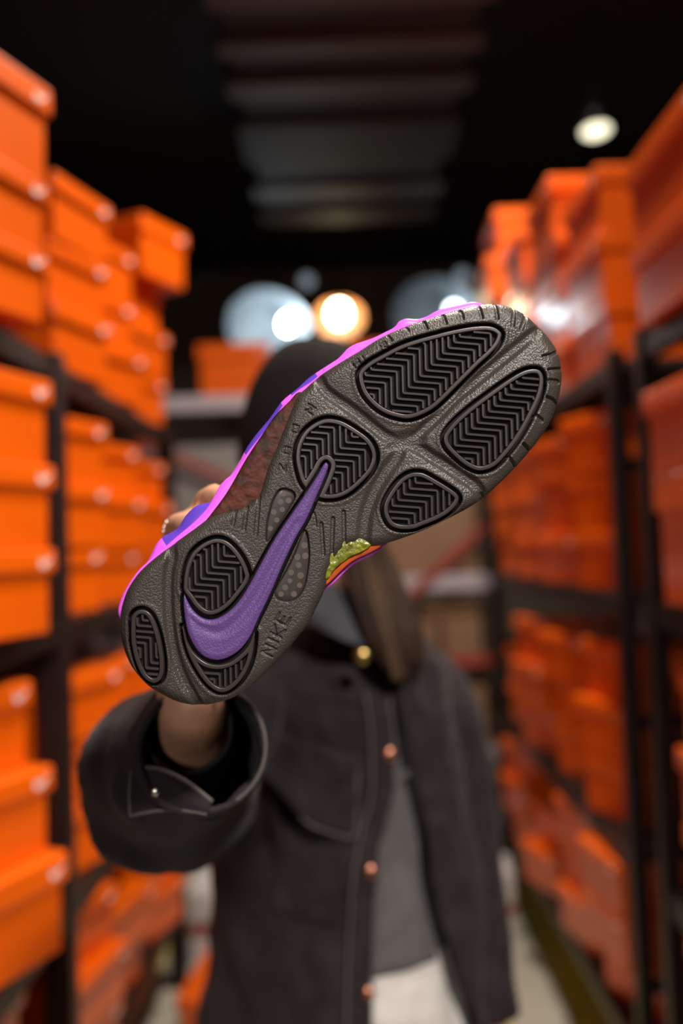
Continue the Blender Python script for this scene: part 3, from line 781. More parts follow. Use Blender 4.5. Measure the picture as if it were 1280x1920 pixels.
# ---- foam upper: lofted along the length of the shoe, violet and pink by zone
UPL = [(228,1180),(224,1150),(236,1108),(255,1078),(276,1054),(292,1022),(306,1006),(325,996),(337,986),(347,968),(368,948),(391,942),(404,934),(414,912),(434,889),(453,858),(462,840),(483,811),(506,784),(528,753),(558,728),(577,710),(600,694),(640,668),(668,645),(702,632),(742,612),(782,598),(832,578),(868,567),(895,563)]
UPR = [(930,580),(980,605),(1022,655),(1030,700),(1008,780),(950,860),(870,925),(790,970),(735,1000),(690,1030),(650,1060),(612,1095),(580,1125),(550,1165),(495,1232),(425,1282),(360,1300),(300,1284),(252,1236)]
UPc = smooth_path([tuple((np.array(q) - (640, 960)) * 1.028 + (640, 960)) for q in UPL + UPR], 4, True)
ua, ub = axis(UPc); amin, amax = ua.min(), ua.max()
NA, NB = 120, 40
V = []; Fs = []; mi = []
for i in range(NA):
    a = amin + (amax - amin) * (0.5 - 0.5 * math.cos(math.pi * (0.02 + 0.96 * i / (NA - 1))))
    br = []
    for k in range(len(ua)):
        k2 = (k + 1) % len(ua)
        if (ua[k] > a) != (ua[k2] > a): br.append(ub[k] + (a - ua[k]) / (ua[k2] - ua[k]) * (ub[k2] - ub[k]))
    b0, b1 = min(br), max(br)
    u = (a - amin) / (amax - amin)
    Hh = np.interp(u, [0, .06, .25, .42, .6, .8, .93, 1.0], [150, 250, 265, 275, 235, 170, 135, 70])
    cb, hw = (b0 + b1) / 2, (b1 - b0) / 2
    for jj in range(NB + 5):
        j = min(max(jj - 2, 0), NB)
        ph = math.pi * j / NB; cx = math.cos(ph); sx = math.sin(ph)
        bb = cb + hw * math.copysign(abs(cx) ** 0.72, cx) * (1 - 0.22 * (u < .5) * sx ** 2)
        zz = -44 - Hh * abs(sx) ** 0.85 - 4 * (1 - abs(cx))
        rid = 1 + 0.012 * math.sin(zz * 0.16 + 2.0 * math.sin(a * 0.018))       # moulded ridges along the sides
        bb = cb + (bb - cb) * (rid if j not in (0, NB) else 1)
        if jj in (0, NB + 4): bb = cb + (bb - cb) * max(0.0, 1 - 26 / max(hw, 1)); zz = -36
        if jj in (1, NB + 3): bb = cb + (bb - cb) * max(0.0, 1 - 9 / max(hw, 1)); zz = -38
        p = A0 + E_ * a + N_ * bb
        V.append(L3(p[None], [zz + float(spring(p[None])[0])])[0])
    if i:
        for j in range(NB + 4):
            q = (i - 1) * (NB + 5) + j
            Fs.append((q, q + 1, q + NB + 6, q + NB + 5))
            mi.append(0 if any(lo <= a <= hi for lo, hi in ((-50, 60), (205, 335), (425, 540), (570, 632), (850, 1100))) else 1)
Fs.append(tuple(range(NB + 4, -1, -1))); mi.append(0); Fs.append(tuple((NA - 1) * (NB + 5) + j for j in range(NB + 5))); mi.append(0)
up = mesh_obj('upper', V, Fs, [M_violet, M_pink], shoe); up['label'] = 'violet and pink moulded foam upper'
up.data.polygons.foreach_set('material_index', mi)
# ankle collar and tongue on the far side
cen = A0 + E_ * 290 + N_ * 22
ring = []
for k in range(32):
    an = 2 * math.pi * k / 32
    q = cen + E_ * (math.cos(an) * 165) + N_ * (math.sin(an) * 62)
    ring.append(L3(q[None], [-285 - 18 * math.cos(an)])[0])
ring.append(ring[0]); ring.append(ring[1])
Vc, Fc = tube(ring, [0.0055] * len(ring), 10, cap=False); mesh_obj('collar', Vc, Fc, M_lining, shoe)
# ------------------------------------------------------------------ the person holding the shoe
M_skin = mat('skin', (0.64, 0.34, 0.21), 0.5, spec=0.4, var=((0.58, 0.29, 0.18), 25, 0.3)); M_skin.node_tree.nodes['Principled BSDF'].inputs['Subsurface Weight'].default_value = 0.08
M_skin.node_tree.nodes['Principled BSDF'].inputs['Subsurface Radius'].default_value = (0.01, 0.004, 0.002)
M_denim = mat('charcoal_denim', (0.0105, 0.0068, 0.0082), 0.85, spec=0.2, var=((0.030, 0.0215, 0.0245), 30, 0.3), bump=(420, 0.35, 'noise', 0.002), sheen=0.05)
M_denim_in = mat('denim_inside', (0.016, 0.010, 0.013), 0.85, bump=(420, 0.3, 'noise', 0.002))
M_seam = mat('worn_denim_edge', (0.085, 0.068, 0.066), 0.85)
M_shirt = mat('grey_jersey', (0.110, 0.104, 0.102), 0.85, var=((0.09, 0.085, 0.085), 14, 0.3), bump=(300, 0.25, 'noise', 0.002))
M_jeans = mat('pale_grey_denim', (0.80, 0.75, 0.71), 0.8, var=((0.64, 0.59, 0.56), 18, 0.25), bump=(300, 0.3, 'noise', 0.003))
M_cap = mat('black_cotton', (0.006, 0.0045, 0.005), 0.9, spec=0.15, bump=(500, 0.3, 'noise', 0.002))
M_hair = mat('dark_brown_hair', (0.016, 0.007, 0.004), 0.55, spec=0.2, var=((0.036, 0.018, 0.010), 30, 0.2), bump=(260, 0.6, 'noise', 0.003))
M_hair2 = mat('light_brown_hair', (0.090, 0.050, 0.028), 0.55, spec=0.2, var=((0.04, 0.024, 0.015), 40, 0.25), bump=(260, 0.6, 'noise', 0.003))
M_copper = mat('copper_button', (0.62, 0.25, 0.16), 0.3, metal=1.0)
M_brass = mat('brass_button', (0.70, 0.50, 0.18), 0.3, metal=1.0)
M_silver = mat('silver', (0.80, 0.76, 0.66), 0.22, metal=1.0)
M_eye = mat('eye_white', (0.8, 0.78, 0.75), 0.2)
M_shoe2 = mat('plain_black_shoe', (0.02, 0.02, 0.02), 0.5)

base = W(655, 1700, 1.16); PB = Vector((base[0], base[1], 0.0))
person = empty('person', PB)
tag(person, 'person in black cap and open charcoal denim jacket holding up the sneaker', 'person')
def pobj(name, vf, m, parent=None, smooth=True):
    return mesh_obj(name, vf[0], vf[1], m, parent or person, smooth, offset=PB if parent is None else PB)

# --- body: one continuous surface grown over a chain of balls
bm = bmesh.new()
def ball(c, r, sub=2):
    r = (r, r, r) if isinstance(r, (int, float)) else r
    mtx = Matrix.Translation(Vector(c)) @ Matrix.Diagonal((*r, 1))
    bmesh.ops.create_icosphere(bm, subdivisions=sub, radius=1.0, matrix=mtx)
def limb(pts, k=8):
    q = smooth_path([(*p, r) for p, r in pts], k)
    for x in q: ball(x[:3], x[3])
hc = W(594, 868, 1.075)
ball(hc, (0.074, 0.092, 0.108), 3); ball(hc + np.array([0.0, -0.030, -0.055]), (0.052, 0.060, 0.062), 3)
ball(hc + np.array([0, -0.100, -0.024]), (0.015, 0.020, 0.015)); ball(hc + np.array([0, -0.092, -0.004]), (0.010, 0.016, 0.030))
ball(hc + np.array([0, -0.084, -0.060]), (0.026, 0.013, 0.009)); ball(hc + np.array([0, -0.084, -0.069]), (0.022, 0.013, 0.009))
for s in (-1, 1):
    ball(hc + np.array([s * 0.074, 0.008, -0.012]), (0.008, 0.020, 0.031)); ball(hc + np.array([s * 0.040, -0.066, -0.028]), (0.024, 0.022, 0.02))
    ball(hc + np.array([s * 0.030, -0.076, 0.016]), (0.020, 0.012, 0.006))
limb([(hc + np.array([0.005, 0.02, -0.07]), 0.052), (W(632, 1080, 1.12), 0.050), (W(645, 1150, 1.14), 0.060)])
ch = W(650, 1330, 1.16); be = W(655, 1600, 1.17); hi = W(658, 1850, 1.17)
ball(ch, (0.105, 0.075, 0.16), 3); ball(W(640, 1600, 1.16), (0.092, 0.070, 0.17), 3); ball(W(640, 1850, 1.16), (0.10, 0.075, 0.14), 3); ball(W(650, 1260, 1.16), (0.10, 0.05, 0.06), 3)
shR = W(470, 1305, 1.10); shL = W(785, 1300, 1.20)
limb([(W(600, 1268, 1.15), 0.040), (shR, 0.042)]); limb([(W(690, 1255, 1.16), 0.046), (shL, 0.042)])
for s, px in ((-1, 590), (1, 728)):
    h0 = W(px, 1870, 1.17)
    limb([(h0, 0.078), (np.array([h0[0] + s * 0.006, h0[1] - 0.01, 0.46]), 0.054), (np.array([h0[0] + s * 0.01, h0[1] + 0.01, 0.30]), 0.047), (np.array([h0[0] + s * 0.012, h0[1] + 0.02, 0.07]), 0.034)], 14)
    limb([(np.array([h0[0] + s * 0.012, h0[1] + 0.03, 0.045]), 0.036), (np.array([h0[0] + s * 0.022, h0[1] - 0.10, 0.030]), 0.028), (np.array([h0[0] + s * 0.025, h0[1] - 0.15, 0.026]), 0.022)])
# right arm reaching to the camera
elR = W(318, 1468, 0.84); wr = W(359, 1322, 0.578)
limb([(shR, 0.042), (W(395, 1400, 0.96), 0.043), (elR, 0.038), (W(350, 1392, 0.655), 0.034), (W(355, 1352, 0.605), 0.0275), (wr, 0.0245)], 10)
# palm behind the heel
for px, py, d, r in ((356, 1285, 0.580, 0.024), (350, 1245, 0.584, 0.026), (360, 1200, 0.590, 0.026), (395, 1210, 0.590, 0.024), (335, 1190, 0.590, 0.022), (358, 1150, 0.592, 0.023), (390, 1160, 0.592, 0.022), (335, 1150, 0.590, 0.019), (410, 1130, 0.592, 0.018), (380, 1110, 0.592, 0.018)):
    ball(W(px, py, d), r)
fing = [
 [((405, 1090, .590), .0115), ((386, 1010, .578), .0105), ((385, 950, .550), .0102), ((402, 932, .522), .0094), ((432, 934, .506), .0080)],
 [((376, 1105, .590), .0115), ((345, 1035, .578), .0108), ((334, 992, .550), .0104), ((350, 984, .522), .0096), ((378, 984, .506), .0082)],
 [((348, 1130, .590), .0112), ((318, 1088, .575), .0102), ((303, 1064, .547), .0098), ((316, 1054, .522), .0090), ((340, 1052, .506), .0078)],
 [((335, 1165, .590), .0100), ((306, 1140, .575), .0090), ((296, 1128, .547), .0084), ((304, 1118, .524), .0078), ((322, 1112, .510), .0068)],
 [((395, 1210, .586), .0150), ((450, 1180, .585), .0125), ((500, 1150, .570), .0110), ((535, 1130, .555), .0095)]]
for fl in fing: limb([(W(*p), r * 0.92) for p, r in fl], 7)
# left arm hanging
elL = W(868, 1600, 1.20); wrL = W(915, 1930, 1.16)
limb([(shL, 0.042), (W(835, 1420, 1.20), 0.042), (elL, 0.037), (W(890, 1760, 1.18), 0.034), (wrL, 0.026), (W(922, 2000, 1.14), 0.028)], 10)
for k in range(5):
    q = W(922, 2000, 1.14); sx = (k - 2) * 0.012
    if k < 4: limb([(q + np.array([sx, 0.0, -0.01]), 0.012), (q + np.array([sx * 1.2, -0.004, -0.055]), 0.0095), (q + np.array([sx * 1.1, -0.018, -0.088 - 0.006 * (k in (1, 2))]), 0.008)], 5)
    else: limb([(q + np.array([0.01, -0.02, 0.01]), 0.013), (q + np.array([0.012, -0.04, -0.025]), 0.011), (q + np.array([0.004, -0.048, -0.055]), 0.009)], 5)
body = bm_obj('body', bm, M_skin, person, True, PB)
r = body.modifiers.new('skin', 'REMESH'); r.mode = 'VOXEL'; r.voxel_size = 0.0036; r.use_smooth_shade = True
r = body.modifiers.new('soft', 'SMOOTH'); r.factor = 0.5; r.iterations = 6
for s in (-1, 1):
    b2 = bmesh.new(); bmesh.ops.create_uvsphere(b2, u_segments=16, v_segments=10, radius=0.0115)
    bmesh.ops.translate(b2, vec=Vector(hc + np.array([s * 0.030, -0.0795, 0.002])), verts=b2.verts)
    eye = bm_obj('eye', b2, M_eye, person, True, PB)
    b2 = bmesh.new(); bmesh.ops.create_uvsphere(b2, u_segments=14, v_segments=8, radius=1.0, matrix=Matrix.Translation(Vector(hc + np.array([s * 0.030, -0.0895, 0.002]))) @ Matrix.Diagonal((0.0055, 0.0022, 0.0055, 1)))
    bm_obj('iris', b2, M_hair, eye, True, PB)
    q = [hc + np.array([s * x, -0.0905 + 0.35 * (x - 0.03) ** 2 * 40 * 0.2, 0.020 - (x - 0.03) ** 2 * 8]) for x in np.linspace(0.014, 0.048, 8)]
    V, Fs = tube(q, [0.0016] * 8, 6); mesh_obj('eyebrow', V, Fs, M_hair, person, True, offset=PB)
# finger nails of the two fingers in view
for (p, q) in (((430, 925, .500), (414, 930, .508)), ((377, 975, .500), (360, 975, .508))):
    a, b = Vector(W(*p)), Vector(W(*q)); c = (a + b) / 2
    b2 = bmesh.new(); bmesh.ops.create_uvsphere(b2, u_segments=14, v_segments=8, radius=1.0, matrix=Matrix.Translation(c) @ (b - a).to_track_quat('X', 'Z').to_matrix().to_4x4() @ Matrix.Diagonal((0.0058, 0.0045, 0.0016, 1)))
    bm_obj('finger_nail', b2, mat('nail', (0.62, 0.34, 0.27), 0.25), person, True, PB)
# beaded ring
rp, rq = Vector(W(300, 1020, .561)), Vector(W(296, 1000, .546))
rp = Vector(W(297, 1004, .549)); t_ = (Vector(W(340, 987, .535)) - Vector(W(337, 1008, .562))).normalized()
n1 = t_.orthogonal().normalized(); n2 = t_.cross(n1)
b2 = bmesh.new()
rc = Vector(W(335, 995, .550))
for k in range(18):
    an = 2 * math.pi * k / 18
    bmesh.ops.create_icosphere(b2, subdivisions=2, radius=0.0015, matrix=Matrix.Translation(rc + (n1 * math.cos(an) + n2 * math.sin(an)) * 0.0098))
o = bm_obj('ring', b2, M_silver, person, True, PB); o['label'] = 'beaded silver finger ring'

# --- torso clothes: rows of (pixel row, left, right edge of the jacket)
ROW = [(1165, 545, 745), (1200, 492, 790), (1240, 460, 818), (1300, 447, 838), (1400, 432, 858), (1520, 418, 876), (1640, 402, 888), (1760, 392, 902), (1900, 376, 915), (2050, 366, 925)]
ROW = np.array(ROW, float); DC = 1.15; HD = 0.118
def row(py):
    l = np.interp(py, ROW[:, 0], ROW[:, 1]); r_ = np.interp(py, ROW[:, 0], ROW[:, 2])
    hd = np.interp(py, [1165, 1200, 1240, 1320, 1900], [0.055, 0.075, 0.095, HD, HD + 0.012])
    return (l + r_) / 2, (r_ - l) / 2 / F * DC, hd
def wrinkle(p, k=1.0):
    v = Vector(p)
    return k * (0.012 * noise.noise(Vector((v.x * 11, v.y * 9, v.z * 5 + v.x * 4))) + 0.008 * noise.noise(Vector((v.x * 34 + v.z * 9, v.y * 20, v.z * 7))) + 0.006 * noise.noise(Vector((v.x * 26, v.y * 20, v.z * 15 + 3))) + 0.003 * noise.noise(Vector((v.x * 60, v.y * 50, v.z * 40 + 9))))
def torso_pt(th, py, shrink=0.0, k=1.0):
    cx, hw, hd = row(py); c = W(cx, py, DC)
    hw -= shrink; hd -= shrink
    d = np.array([math.cos(th), math.sin(th), 0.0])
    p = c + np.array([d[0] * hw, d[1] * hd, 0])
    return p + d * wrinkle(p, k)
def th_at(px, py, shrink=0.0):
    """angle on the front of the torso that is seen at this pixel column"""
    lo, hi_ = math.pi, 2 * math.pi
    for _ in range(24):
        m_ = (lo + hi_) / 2; cx, hw, hd = row(py); c = W(cx, py, DC)
        p = c + np.array([math.cos(m_) * (hw - shrink), math.sin(m_) * (hd - shrink), 0]); v = p - CAM
        x = 640 + F * (v @ RT) / (v @ FW)
        if x < px: lo = m_
        else: hi_ = m_
    return (lo + hi_) / 2
EL = [(1165, 665), (1230, 690), (1270, 722), (1330, 733), (1440, 738), (1500, 722), (1570, 706), (1640, 700), (1770, 694), (2050, 690)]
ER = [(1165, 690), (1230, 705), (1270, 738), (1330, 758), (1420, 782), (1520, 806), (1600, 812), (1680, 832), (1750, 850), (1920, 900), (2050, 915)]
def edge(tab, py): t = np.array(tab, float); return float(np.interp(py, t[:, 0], t[:, 1]))
NZ, NT = 90, 120
V = []; Fs = []
pys = np.linspace(1165, 2050, NZ)
for py in pys:
    t1 = th_at(edge(EL, py), py); t0 = th_at(min(edge(ER, py), row(py)[0] + row(py)[1] / DC * F - 6), py) - 2 * math.pi
    for k in range(NT + 1):
        V.append(torso_pt(t0 + (t1 - t0) * k / NT, py))
for i in range(NZ - 1):
    for k in range(NT):
        a = i * (NT + 1) + k; Fs.append((a, a + NT + 1, a + NT + 2, a + 1))
jacket = pobj('jacket', (V, Fs), [M_denim, M_denim_in]); solidify(jacket, 0.004, 0); jacket['label'] = 'open charcoal denim jacket with copper buttons'
jacket.parent = person
def jpatch(name, grid, lift, thick, m, parent, edge_m=None, shrink=0.0, bow=0.0):
    """cloth patch lying on the torso; grid = rows of pixel columns/rows"""
    G = np.array(grid, float); nr, nc = G.shape[:2]
    def res(A, n, ax):
        x = np.linspace(0, A.shape[ax] - 1, n); i0 = np.minimum(x.astype(int), A.shape[ax] - 2); f_ = x - i0
        a = np.take(A, i0, ax); b = np.take(A, i0 + 1, ax); sh = [1] * A.ndim; sh[ax] = n; f_ = f_.reshape(sh)
        return a * (1 - f_) + b * f_
    G = res(res(G, 16, 0), 16, 1); V = []; Fs = []
    for i in range(16):
        for j in range(16):
            px, py = G[i, j]; th = th_at(px, py, shrink); p = torso_pt(th, py, shrink)
            n = np.array([math.cos(th), math.sin(th), 0]); bw = bow * math.sin(math.pi * j / 15) * (i / 15)
            V.append(p + n * (lift + bw + 0.003 * noise.noise(Vector((px * .03, py * .03, 1)))))
    for i in range(15):
        for j in range(15):
            a = i * 16 + j; Fs.append((a, a + 16, a + 17, a + 1))
    o = mesh_obj(name, V, Fs, m, parent, True, offset=PB); solidify(o, thick, 1.0 if lift > 0 else 0)
    return o
# placket down the buttoned side, pocket flap, pocket, yoke seam
pl = [[(edge(EL, y) - 46, y), (edge(EL, y) - 2, y)] for y in (1262, 1330, 1440, 1500, 1570, 1640, 1770, 1950)]
jpatch('placket', pl, 0.004, 0.003, M_denim, jacket)
jpatch('pocket_flap', [[(508, 1335), (560, 1345), (610, 1352), (668, 1372)], [(506, 1375), (555, 1395), (608, 1425), (664, 1440)], [(508, 1398), (552, 1432), (604, 1478), (662, 1504)]], 0.012, 0.006, M_denim, jacket, bow=0.022)['label'] = 'slanted chest pocket flap'
for rw in ([(506, 1378), (508, 1398), (552, 1432), (604, 1478), (662, 1504), (666, 1440), (668, 1372)], [(edge(EL, y) - 1, y) for y in (1270, 1330, 1440, 1500, 1570, 1640, 1770, 1950)], [(edge(EL, y) - 44, y) for y in (1270, 1330, 1440, 1500, 1570, 1640, 1770, 1950)]):
    q = smooth_path(rw, 6); pp = []
    for px, py in q:
        th = th_at(px, py); lf = 0.010
        if 1372 <= py <= 1506 and rw[0][0] == 506: lf = 0.017 + 0.020 * math.sin(math.pi * min(max((px - 506) / 160, 0), 1)) * min(1, (py - 1370) / 100)
        pp.append(torso_pt(th, py) + np.array([math.cos(th), math.sin(th), 0]) * lf)
    V, Fs = tube(pp, [0.0018] * len(pp), 8); mesh_obj('seam', V, Fs, M_seam, jacket, True, offset=PB)
jpatch('pocket', [[(512, 1400), (655, 1490)], [(508, 1560), (640, 1600)], [(505, 1640), (635, 1660)]], 0.003, 0.002, M_denim, jacket)
jpatch('front_seam', [[(505, 1255), (600, 1275), (690, 1290)], [(505, 1262), (600, 1282), (690, 1297)]], 0.003, 0.002, M_denim, jacket)
def button(px, py, m, r=0.0085, lift=0.008, d=None):
    if d is None:
        th = th_at(px, py); p = torso_pt(th, py) + np.array([math.cos(th), math.sin(th), 0]) * lift
    else: p = W(px, py, d)
    b2 = bmesh.new(); bmesh.ops.create_uvsphere(b2, u_segments=20, v_segments=10, radius=1.0, matrix=Matrix.Translation(Vector(p)) @ ROT.to_4x4() @ Matrix.Diagonal((r, r, r * 0.5, 1)))
    return bm_obj('button', b2, m, jacket, True, PB)
for px, py in ((724, 1376), (692, 1568), (687, 1766)): button(px, py, M_copper, lift=0.010)
button(679, 1231, M_brass, r=0.0095, d=0.985)
# collar wings
def wing(name, pts, dep, m, parent, th=0.006):
    """stiff cloth piece through a 3x3 grid of (px, py), dep = distances"""
    G = np.array([[W(px, py, d) for (px, py), d in zip(rw, dr)] for rw, dr in zip(pts, dep)])
    out = np.array([smooth_path(rw, 5) for rw in G]); out = np.array([smooth_path(out[:, k], 5) for k in range(out.shape[1])]).transpose(1, 0, 2)
    nr, nc = out.shape[:2]; V = out.reshape(-1, 3)
    Fs = [(i * nc + j, (i + 1) * nc + j, (i + 1) * nc + j + 1, i * nc + j + 1) for i in range(nr - 1) for j in range(nc - 1)]
    o = mesh_obj(name, V, Fs, m, parent, True, offset=PB); solidify(o, th, 0); return o
M_collar = mat('grey_blue_denim', (0.050, 0.050, 0.060), 0.8, bump=(420, 0.3, 'noise', 0.002))
wing('collar', [[(560, 1085), (612, 1092), (652, 1112)], [(565, 1130), (632, 1150), (680, 1170)], [(575, 1165), (640, 1200), (690, 1214)]],
     [[1.06, 1.06, 1.07], [1.03, 1.02, 1.03], [1.03, 1.005, 1.01]], M_collar, jacket)
wing('collar', [[(700, 1105), (722, 1110), (750, 1130)], [(702, 1165), (728, 1180), (762, 1200)], [(704, 1222), (735, 1245), (775, 1255)]],
     [[1.10, 1.10, 1.12], [1.06, 1.05, 1.08], [1.03, 1.02, 1.05]], M_denim, jacket)

# shirt and trousers
V = []; Fs = []; pys = np.linspace(1150, 1762, 60); NT2 = 96
INR = [(1165, 728), (1270, 775), (1420, 800), (1600, 812), (1750, 838), (1900, 876), (2050, 890)]
def inner_pt(th, py, k, inset=0.014):
    cx, hw, hd = row(py); l = cx - hw / DC * F + 14; r_ = min(edge(INR, py), cx + hw / DC * F - 14)
    c = W((l + r_) / 2, py, DC); d = np.array([math.cos(th), math.sin(th), 0.0])
    p = c + np.array([d[0] * (r_ - l) / 2 / F * DC, d[1] * (hd - inset), 0])
    return p + d * wrinkle(p, k)
def thin_row(py, k):
    return inner_pt(2 * math.pi * k / NT2, max(py, 1166), 0.7)
for py in pys:
    for k in range(NT2):
        p = thin_row(py, k)
        p[2] += 0 if py >= 1166 else 0.012
        V.append(p)
for i in range(len(pys) - 1):
    for k in range(NT2):
        a = i * NT2 + k; b = i * NT2 + (k + 1) % NT2
        Fs.append((a, a + NT2, b + NT2, b))
o = pobj('shirt', (V, Fs), M_shirt); solidify(o, 0.003, -1); o['label'] = 'grey t-shirt under the jacket'
jpatch('shirt_fold', [[(735, 1428), (790, 1412)], [(740, 1436), (792, 1424)]], 0.004, 0.003, M_shirt, o, shrink=0.012)
parts = []
hip = W(658, 1850, 1.15)
V = []; Fs = []
for i, py in enumerate(np.linspace(1745, 2010, 24)):
    for k in range(NT2):
        V.append(inner_pt(2 * math.pi * k / NT2, py, 1.0, 0.019))
for i in range(23):
    for k in range(NT2):
        a = i * NT2 + k; b = i * NT2 + (k + 1) % NT2; Fs.append((a, a + NT2, b + NT2, b))
parts.append((V, Fs))
for s, px in ((-1, 575), (1, 735)):
    h0 = W(px, 1930, 1.155)
    pth = smooth_path([h0, (h0[0], h0[1], 0.60), (h0[0] + s * 0.01, h0[1], 0.42), (h0[0] + s * 0.01, h0[1] + 0.01, 0.10)], 8)
    parts.append(tube(pth, list(np.linspace(0.098, 0.062, len(pth))), 32, wob=0.06, seed=s))
o = pobj('trousers', join(parts), M_jeans); o['label'] = 'pale grey jeans'
for s, px in ((-1, 590), (1, 728)):
    h0 = W(px, 1870, 1.17); x0 = h0[0] + s * 0.02; y0 = h0[1]
    b2 = bmesh.new(); bbox_bm(b2, (x0 - 0.045, y0 - 0.19, 0.001), (x0 + 0.045, y0 + 0.08, 0.085), 0.030, 4)
    for v in b2.verts:
        if v.co.y < y0 - 0.05: v.co.z *= 0.75
    bm_obj('worn_shoe', b2, M_shoe2, person, True, PB)

# --- sleeves
def sleeve(name, pts, m, parent, n=40, wob=0.06, th=0.005, k=8, seed=0.0):
    q = smooth_path([(*W(px, py, d), r) for (px, py, d), r in pts], k)
    V, Fs = tube([x[:3] for x in q], [x[3] for x in q], n, cap=False, wob=wob, seed=seed)
    o = mesh_obj(name, V, Fs, m, parent, True, offset=PB); solidify(o, th, 0); return o
sleeve('sleeve', [((470, 1290, 1.12), 0.068), ((440, 1330, 1.06), 0.062), ((392, 1400, 0.98), 0.062), ((338, 1462, 0.87), 0.070), ((314, 1470, 0.76), 0.0725), ((330, 1440, 0.67), 0.0610), ((356, 1412, 0.605), 0.0500), ((376, 1403, 0.578), 0.0430)], M_denim, jacket, wob=0.17, seed=3.0)
o = sleeve('cuff', [((344, 1424, 0.628), 0.0540), ((362, 1410, 0.594), 0.0480), ((376, 1402, 0.570), 0.0430), ((380, 1400, 0.560), 0.0410)], M_denim, jacket, wob=0.05, th=0.004, seed=1.0)
V, Fs = tube(*(lambda q: ([x for x in q] + [q[0], q[1]], [0.0015] * (len(q) + 2)))([Vector(W(380, 1400, 0.560)) + Vector(RT) * 0.0412 * math.cos(a) + Vector(UP) * 0.0405 * math.sin(a) + Vector(FW) * 0.004 * math.sin(a) for a in np.arange(48) * 2 * math.pi / 48]), 8, cap=False)
mesh_obj('cuff_edge', V, Fs, M_seam, jacket, True, offset=PB)
sleeve('cuff_lining', [((345, 1410, 0.690), 0.042), ((348, 1385, 0.630), 0.0335), ((350, 1368, 0.590), 0.0310), ((351, 1362, 0.580), 0.0300)], M_denim_in, jacket, wob=0.05, th=0.003, seed=5.0)
# strap of the cuff with its rivet
wing('cuff_strap', [[(247, 1448), (262, 1440), (300, 1442), (350, 1466), (398, 1503)], [(243, 1488), (266, 1484), (302, 1486), (345, 1500), (392, 1518)], [(245, 1530), (270, 1524), (305, 1519), (345, 1519), (388, 1526)]],
     [[.558, .553, .549, .547, .548], [.555, .550, .546, .545, .546], [.558, .552, .548, .547, .547]], M_denim, jacket, 0.003)
for pts in ([(247, 1448, .557), (243, 1488, .554), (245, 1530, .557)], [(247, 1448, .557), (262, 1440, .552), (300, 1442, .548), (350, 1466, .546), (398, 1503, .547)], [(245, 1530, .557), (270, 1524, .551), (305, 1519, .547), (345, 1519, .546), (388, 1526, .546)]):
    q = smooth_path([W(*p) for p in pts], 6); V, Fs = tube(q, [0.0014] * len(q), 8); mesh_obj('strap_seam', V, Fs, M_seam, jacket, True, offset=PB)
button(290, 1486, M_silver, r=0.0032, d=0.544)
# other arm
sleeve('sleeve', [((752, 1290, 1.18), 0.058), ((800, 1318, 1.19), 0.062), ((840, 1420, 1.20), 0.056), ((866, 1590, 1.20), 0.052), ((886, 1760, 1.18), 0.050), ((908, 1900, 1.16), 0.046)], M_denim, jacket, wob=0.09, seed=8.0)

# --- cap
cc = np.array(W(594, 800, 1.075)); parts = []
V = []; Fs = []; n = 48
for i in range(15):
    e = (math.pi / 2) * i / 14
    for k in range(n):
        a = 2 * math.pi * k / n
        rr = math.cos(e) ** 0.85
        V.append(cc + np.array([0.099 * rr * math.cos(a), 0.112 * rr * math.sin(a), -0.045 + 0.155 * math.sin(e)]))
for i in range(14):
    for k in range(n): a = i * n + k; b = i * n + (k + 1) % n; Fs.append((a, b, b + n, a + n))
cap = pobj('cap', (V, Fs), M_cap); solidify(cap, 0.003, 0); cap['label'] = 'plain black baseball cap'
V = []; Fs = []
for i in range(7):
    f_ = i / 6
    for k in range(17):
        g = (k - 8) / 8; a = -math.pi / 2 + g * 1.05
        ext = 0.062 * f_ * (1 - 0.35 * g * g)
        V.append(cc + np.array([(0.099 + ext * 0.6) * math.cos(a), (0.112 + ext) * math.sin(a), -0.045 - 0.02 * f_ - 0.018 * g * g]))
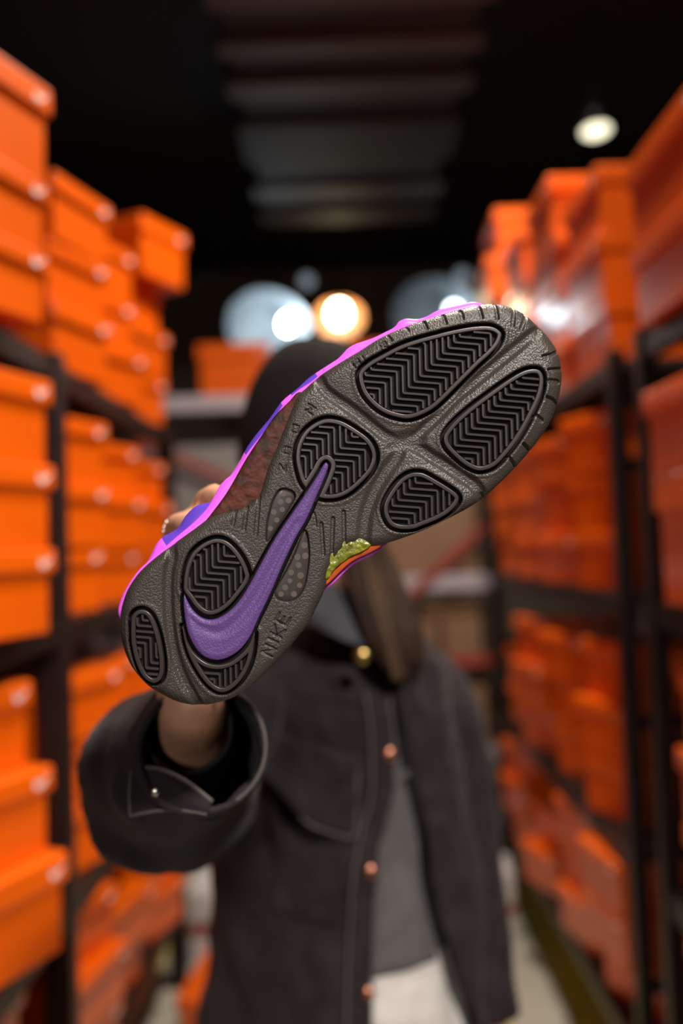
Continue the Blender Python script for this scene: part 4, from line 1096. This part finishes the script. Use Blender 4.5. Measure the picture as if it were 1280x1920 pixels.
for i in range(6):
    for k in range(16): a = i * 17 + k; Fs.append((a, a + 1, a + 18, a + 17))
o = mesh_obj('brim', V, Fs, M_cap, cap, True, offset=PB); solidify(o, 0.004, 0)
b2 = bmesh.new(); bmesh.ops.create_uvsphere(b2, u_segments=14, v_segments=8, radius=0.008, matrix=Matrix.Translation(Vector(cc + np.array([0, 0, 0.111]))))
bm_obj('cap_button', b2, M_cap, cap, True, PB)
for k in range(6):
    a = k * math.pi / 3 + 0.52
    q = [cc + np.array([0.1005 * math.cos(e) ** 0.85 * math.cos(a), 0.1135 * math.cos(e) ** 0.85 * math.sin(a), -0.045 + 0.1565 * math.sin(e)]) for e in np.linspace(0.02, 1.5, 14)]
    V, Fs = tube(q, [0.0012] * len(q), 6); mesh_obj('seam', V, Fs, M_cap, cap, True, offset=PB)

# --- long hair falling on one shoulder, and behind the neck
def lock(pts, r0, seed):
    q = smooth_path([W(*p) for p in pts], 8); n_ = len(q)
    rr = [r0 * (0.75 + 0.45 * math.sin(math.pi * min(1, i / n_ * 1.15 + .08))) * (1 - 0.75 * max(0, (i / n_ - .75) / .25)) for i in range(n_)]
    return tube(q, rr, 12, squash=0.55, wob=0.10, seed=seed)
dark, light = [], []
for i in range(16):
    u = i / 15; j = rng.uniform(-6, 6)
    pts = [(640 + 32 * u + j, 905 + 10 * u, 1.10 + .03 * u), (652 + 44 * u + j, 1010, 1.06 + .05 * u), (664 + 70 * u + j * 1.5, 1100, 1.03 + .05 * u), (688 + 80 * u + j * 2, 1180, 1.005 + .05 * u), (722 + 68 * u + j, 1255 + rng.uniform(-12, 25), 1.00 + .05 * u)]
    (light if i in (3, 5, 6) else dark).append(lock(pts, 0.0125, i * 3.1))
for i in range(9):
    u = i / 8
    dark.append(lock([(520 + 150 * u, 900, 1.17), (530 + 150 * u, 1020, 1.20), (545 + 150 * u, 1130, 1.24)], 0.017, i * 2.3 + 50))
hair = pobj('hair', join(dark), M_hair); hair['label'] = 'long dark brown hair'
o = pobj('hair_highlight', join(light), M_hair2, hair); o['label'] = 'lighter brown strands'
